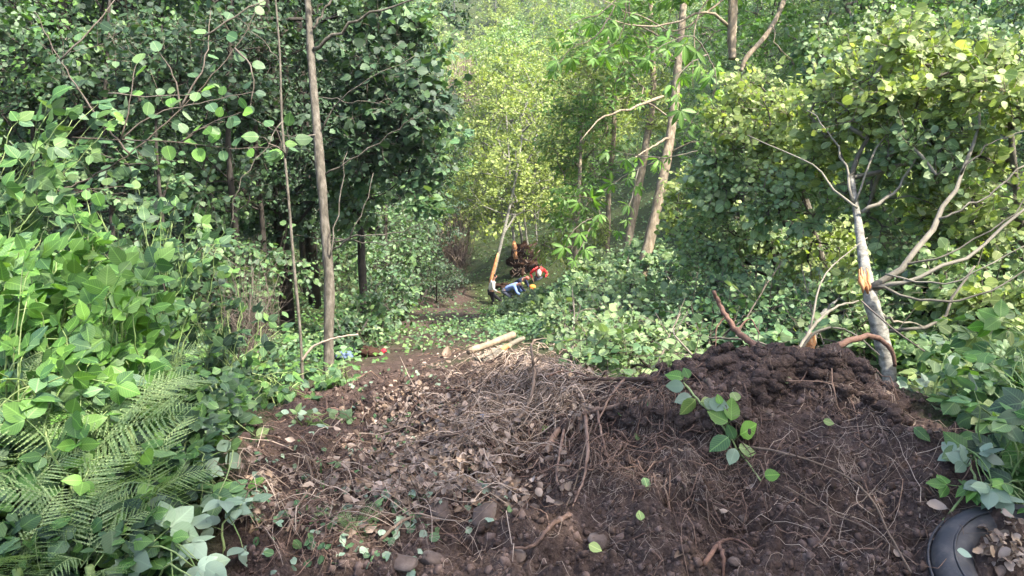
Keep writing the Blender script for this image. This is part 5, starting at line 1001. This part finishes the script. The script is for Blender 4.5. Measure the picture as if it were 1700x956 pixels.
# sticks criss-crossing the felled tops
for k, (lab, x0, y0, d0, x1, y1, d1, w) in enumerate([('thin grey pole standing up from the leaves behind the dry stems', 948, 600, 5.6, 952, 500, 6.0, 6), ('long thin dark branch slanting across the felled tops', 1010, 540, 6.6, 1160, 600, 6.2, 3),
    ('long bare branch lying on the felled tops below the pale brown trunk', 1020, 490, 9, 1180, 560, 7.5, 3), ('thin branch crossing the felled tops level with the logs', 960, 560, 6.5, 1100, 530, 7.5, 3), ('bare branch fork sticking out of the felled tops', 1090, 610, 5.5, 1130, 520, 6, 4),
    ('short pale stick poking out of the leaves left of the broken red root', 1150, 590, 5, 1120, 545, 5.2, 4), ('long pale stick slanting down behind the lip of the bank', 1170, 560, 5.6, 1330, 600, 5.2, 4), ('thin bare branch rising in front of the olive thicket', 1215, 570, 5.8, 1300, 430, 6.4, 3),
    ('bare branch crossing low behind the pale arched branch', 1240, 520, 6.2, 1400, 570, 5.6, 4), ('bare thin branch rising left of the white trunk', 1380, 600, 5.4, 1330, 440, 6, 3), ('thin bare branch among leaves above the arched root', 1430, 500, 5, 1560, 600, 4.6, 3)]):
    m_ = ((x0 + x1) / 2 + R.uniform(-15, 15), (y0 + y1) / 2 + R.uniform(-15, 15), (d0 + d1) / 2 - .1); rr_ = w * d0 / FPX / 2
    stick('bare_branch', lab, 'branch', [(x0, y0, d0), m_, (x1, y1, d1)], rr_, rr_ * .5, ('bark', 'twig', 'paletwig')[k % 3], False, [(.5, [(m_[0] + R.uniform(-40, 40), m_[1] - 40, m_[2])], rr_ * .5), (.75, [(x1 + R.uniform(-40, 40), y1 - 25, d1)], rr_ * .4)])
# logs by the path
for lab, a, b_, r_, mt in [('thick pale split log on top of the log heap, left of centre', (852,556,6.6), (778,584,6.2), .034, 'creamwood'), ('thin grey log under the thick pale one', (868,562,6.7), (790,596,6.2), .022, 'paletwig'), ('log with an orange broken side at the bottom of the heap', (846,574,6.4), (800,602,6.1), .024, 'bark')]:
    A_, B_ = P(*a), P(*b_); t = thing('log', lab, 'log', tuple(A_)); mb = MB(); q = spline([A_, (A_ + B_) / 2, B_], 8, .002) - A_; mb.tube(q, r_ * np.linspace(1, .85, 8), 10, wob=.10); mb.build('bark', M[mt], t)
    mb = MB(); dv = nrm(B_ - A_); mb.tube([-dv * .012, dv * .004], r_ * .86, 10, wob=.05); mb.build('cut_end', M['creamwood'], t)
    if 'orange' in lab: mb = MB(); mb.tube(spline([q[0] + [-.005, -.012, .006], q[2] + [-.005, -.014, .006]], 4), r_ * .85, 8, wob=.15); mb.build('torn_wood', M['orangewood'], t)

# broken bramble stem with its leaves on the bank
def sprig_on_bank():
    rows = [(1133,655,.05),(1160,695,.05),(1195,730,.06),(1230,775,.05),(1262,812,.03)]; q = spline([gpt(*r_) for r_ in rows], 20, .002); t = thing('bramble_cane', 'snapped green bramble stem with fresh leaves lying down the face of the bank', 'bramble', tuple(q[0])); o0 = q[0]
    mb = MB(); mb.tube(q - o0, np.linspace(.0045, .003, 20), 7); mb.build('stem', M['greenstem'], t); lv = Leaves(); pe = MB()
    for px, py, ang, s, mt in [(1128,652,2.6,34,'bramble_bright'),(1147,655,1.7,24,'bramble_bright'),(1122,682,3.1,34,'pale'),(1135,698,3.4,34,'pale'),(1175,690,-.5,38,'pale'),(1140,712,3.9,42,'loose'),(1155,706,-.1,30,'loose'),(1165,716,-.6,30,'pale'),
                               (1206,735,2.5,42,'bramble_bright'),(1218,722,1.3,46,'bramble_bright'),(1232,742,.55,48,'bramble_bright'),(1200,768,3.6,48,'bramble'),(1212,760,1.9,30,'bramble'),(1222,775,-.2,40,'loose'),(1208,782,-1.9,34,'pale'),(1205,712,1.9,20,'bramble_bright'),(1262,818,.1,32,'bramble_bright')]:
        p = gpt(px, py, .07); d = proj(p)[2]; near = q[np.argmin(np.linalg.norm(q - p, axis=1))]; dr = math.cos(ang) * RT + math.sin(ang) * nrm(UP + np.array([0, .5, 0])); dr = nrm(dr + rs.randn(3) * .1)
        p = near * .55 + p * .45 + np.array([0, -.02, .02]); p[2] = max(p[2], Hz(p[0], p[1]) + .035); pe.prisms([near - o0], [p - o0], .0016, .0012); lv.add('ovate', mt, p, dr, nrm(np.array([0, -.6, .7]) + rs.randn(3) * .28), .88 * s * d / FPX)
    pe.build('petioles', M['greenstem'], t)['kind'] = 'stuff'; lv.flush(t, o0, 40)
sprig_on_bank()
# loose leaves lying on the earth
for lab, px, py, s, mt, ang in [('small oval yellow-green leaf on the earth right of the round stone', 1219,667,20,'loose',1.8),('pale grey-green oval leaf below the dry stems', 806,818,28,'pale',.4),('holed green leaf on the bank left of the bramble stem', 1034,706,20,'loose',0),
    ('small blue-green leaf near the top left of the bank', 1080,688,16,'midleaf',.3),('thin yellow-green leaf hanging on the roots', 1060,732,20,'loose',-1.6),('yellow leaf on the soil in the centre', 1072,818,22,'loose',-1.3),('narrow green leaf on the dark soil in the centre', 1062,868,20,'loose',1.6),
    ('pale green leaf near the bottom edge of the bank', 988,922,24,'loose',-.4),('blue-green round leaf at the bottom by the flat stone', 722,903,18,'midleaf',.2),('fresh green leaf low in the dry stems', 905,717,18,'bramble_bright',.6),
    ('dark green folded leaf at the right end of the bank', 1530,728,32,'bramble',-.9),('two-tone pale leaf on the right face of the bank', 1375,708,18,'loose',-.3),('pale green leaf behind the lip of the bank', 1304,638,22,'loose',.3),('curled brown leaf right of the bank face', 1552,850,30,'dry',-.5),
    ('white flaky leaf lying on the tyre', 1578,893,24,'pale',-.4),('yellow-green leaf at the left edge of the soil', 430,872,16,'loose',.2),('lime green leaf on the soil near the bottom left', 448,940,20,'loose',2.9),('pale dry leaf standing on the path left of the logs', 742,592,24,'dry',1.5),
    ('green leaf on the litter right of the small fern', 640,905,16,'midleaf',0),('small white leaf on the soil beside the small stone', 850,985,14,'pale',0)]:
    if py > 956: continue
    if 'tyre' in lab: p = np.array(P(1602, 918, 2.15))
    else: p = gpt(px, py, .018)
    d = proj(p)[2]; dr = nrm(math.cos(ang) * RT + math.sin(ang) * np.array([0, 1, .5])); nn = nrm(np.array([0, -.45, .9]) + rs.randn(3) * .15)
    p = p - dr * s * d / FPX / 2; kd = 'dry' if mt == 'dry' else 'round' if 'round' in lab else 'ovate'
    o = bpy.data.objects.new('fallen_leaf', tmpl_mesh(kd, 0, mt)); COL.objects.link(o); mm = np.eye(4); mm[:3, :3] = frames(dr[None], nn[None])[0] * s * d / FPX; mm[:3, 3] = p; o.matrix_basis = Matrix(mm.tolist()); tag(o, lab, 'leaf')
# litter items by the path
M['red_plastic'] = cloth('red_plastic', (.65, .03, .05)); M['blue_plastic'] = cloth('blue_plastic', (.10, .14, .22))
o = lump('plastic_scrap', 'red_plastic', tuple(gpt(637, 588, .05)), (.035, .03, .03), 9, 3, .4); tag(o, 'small bright red scrap on the path left of the logs', 'litter')
o = lump('plastic_scrap', 'blue_plastic', tuple(gpt(572, 598, .06)), (.10, .07, .05), 12, 3, .45); tag(o, 'bluish crumpled scrap beside the foot of the slender trunk', 'litter')
o = lump('plastic_scrap', 'blue_plastic', tuple(gpt(804, 712, .06)), (.018, .014, .014), 15, 3, .4); tag(o, 'tiny blue scrap in the dry leaves', 'litter')
o = lump('earth_block', 'soilface', tuple(gpt(612, 592, .06)), (.20, .12, .10), 5, 3, .35); tag(o, 'dark block of earth on the path behind the slender trunk foot', 'earth block')

# ---- thin morning air over the valley
def haze():
    m = bpy.data.materials.new('air'); m.use_nodes = True; nt = m.node_tree; nt.nodes.clear(); out = nt.nodes.new('ShaderNodeOutputMaterial'); v = nt.nodes.new('ShaderNodeVolumePrincipled')
    v.inputs['Density'].default_value = .0005; v.inputs['Color'].default_value = (.86, .93, 1, 1); v.inputs['Anisotropy'].default_value = .3; nt.links.new(v.outputs[0], out.inputs['Volume'])
    x0, x1, y0, y1, z0, z1 = -330, 330, -330, 330, -30, 100
    V = [(x, y, z) for x in (x0, x1) for y in (y0, y1) for z in (z0, z1)]; F = [(0, 1, 3, 2), (4, 6, 7, 5), (0, 4, 5, 1), (2, 3, 7, 6), (0, 2, 6, 4), (1, 5, 7, 3)]
    me = bpy.data.meshes.new('haze'); me.from_pydata(V, [], F); me.materials.append(m); o = bpy.data.objects.new('haze', me); link(o); o['kind'] = 'stuff'; o['label'] = 'thin bluish air over the valley'
    print('ground z', gz.min(), gz.max())
haze()
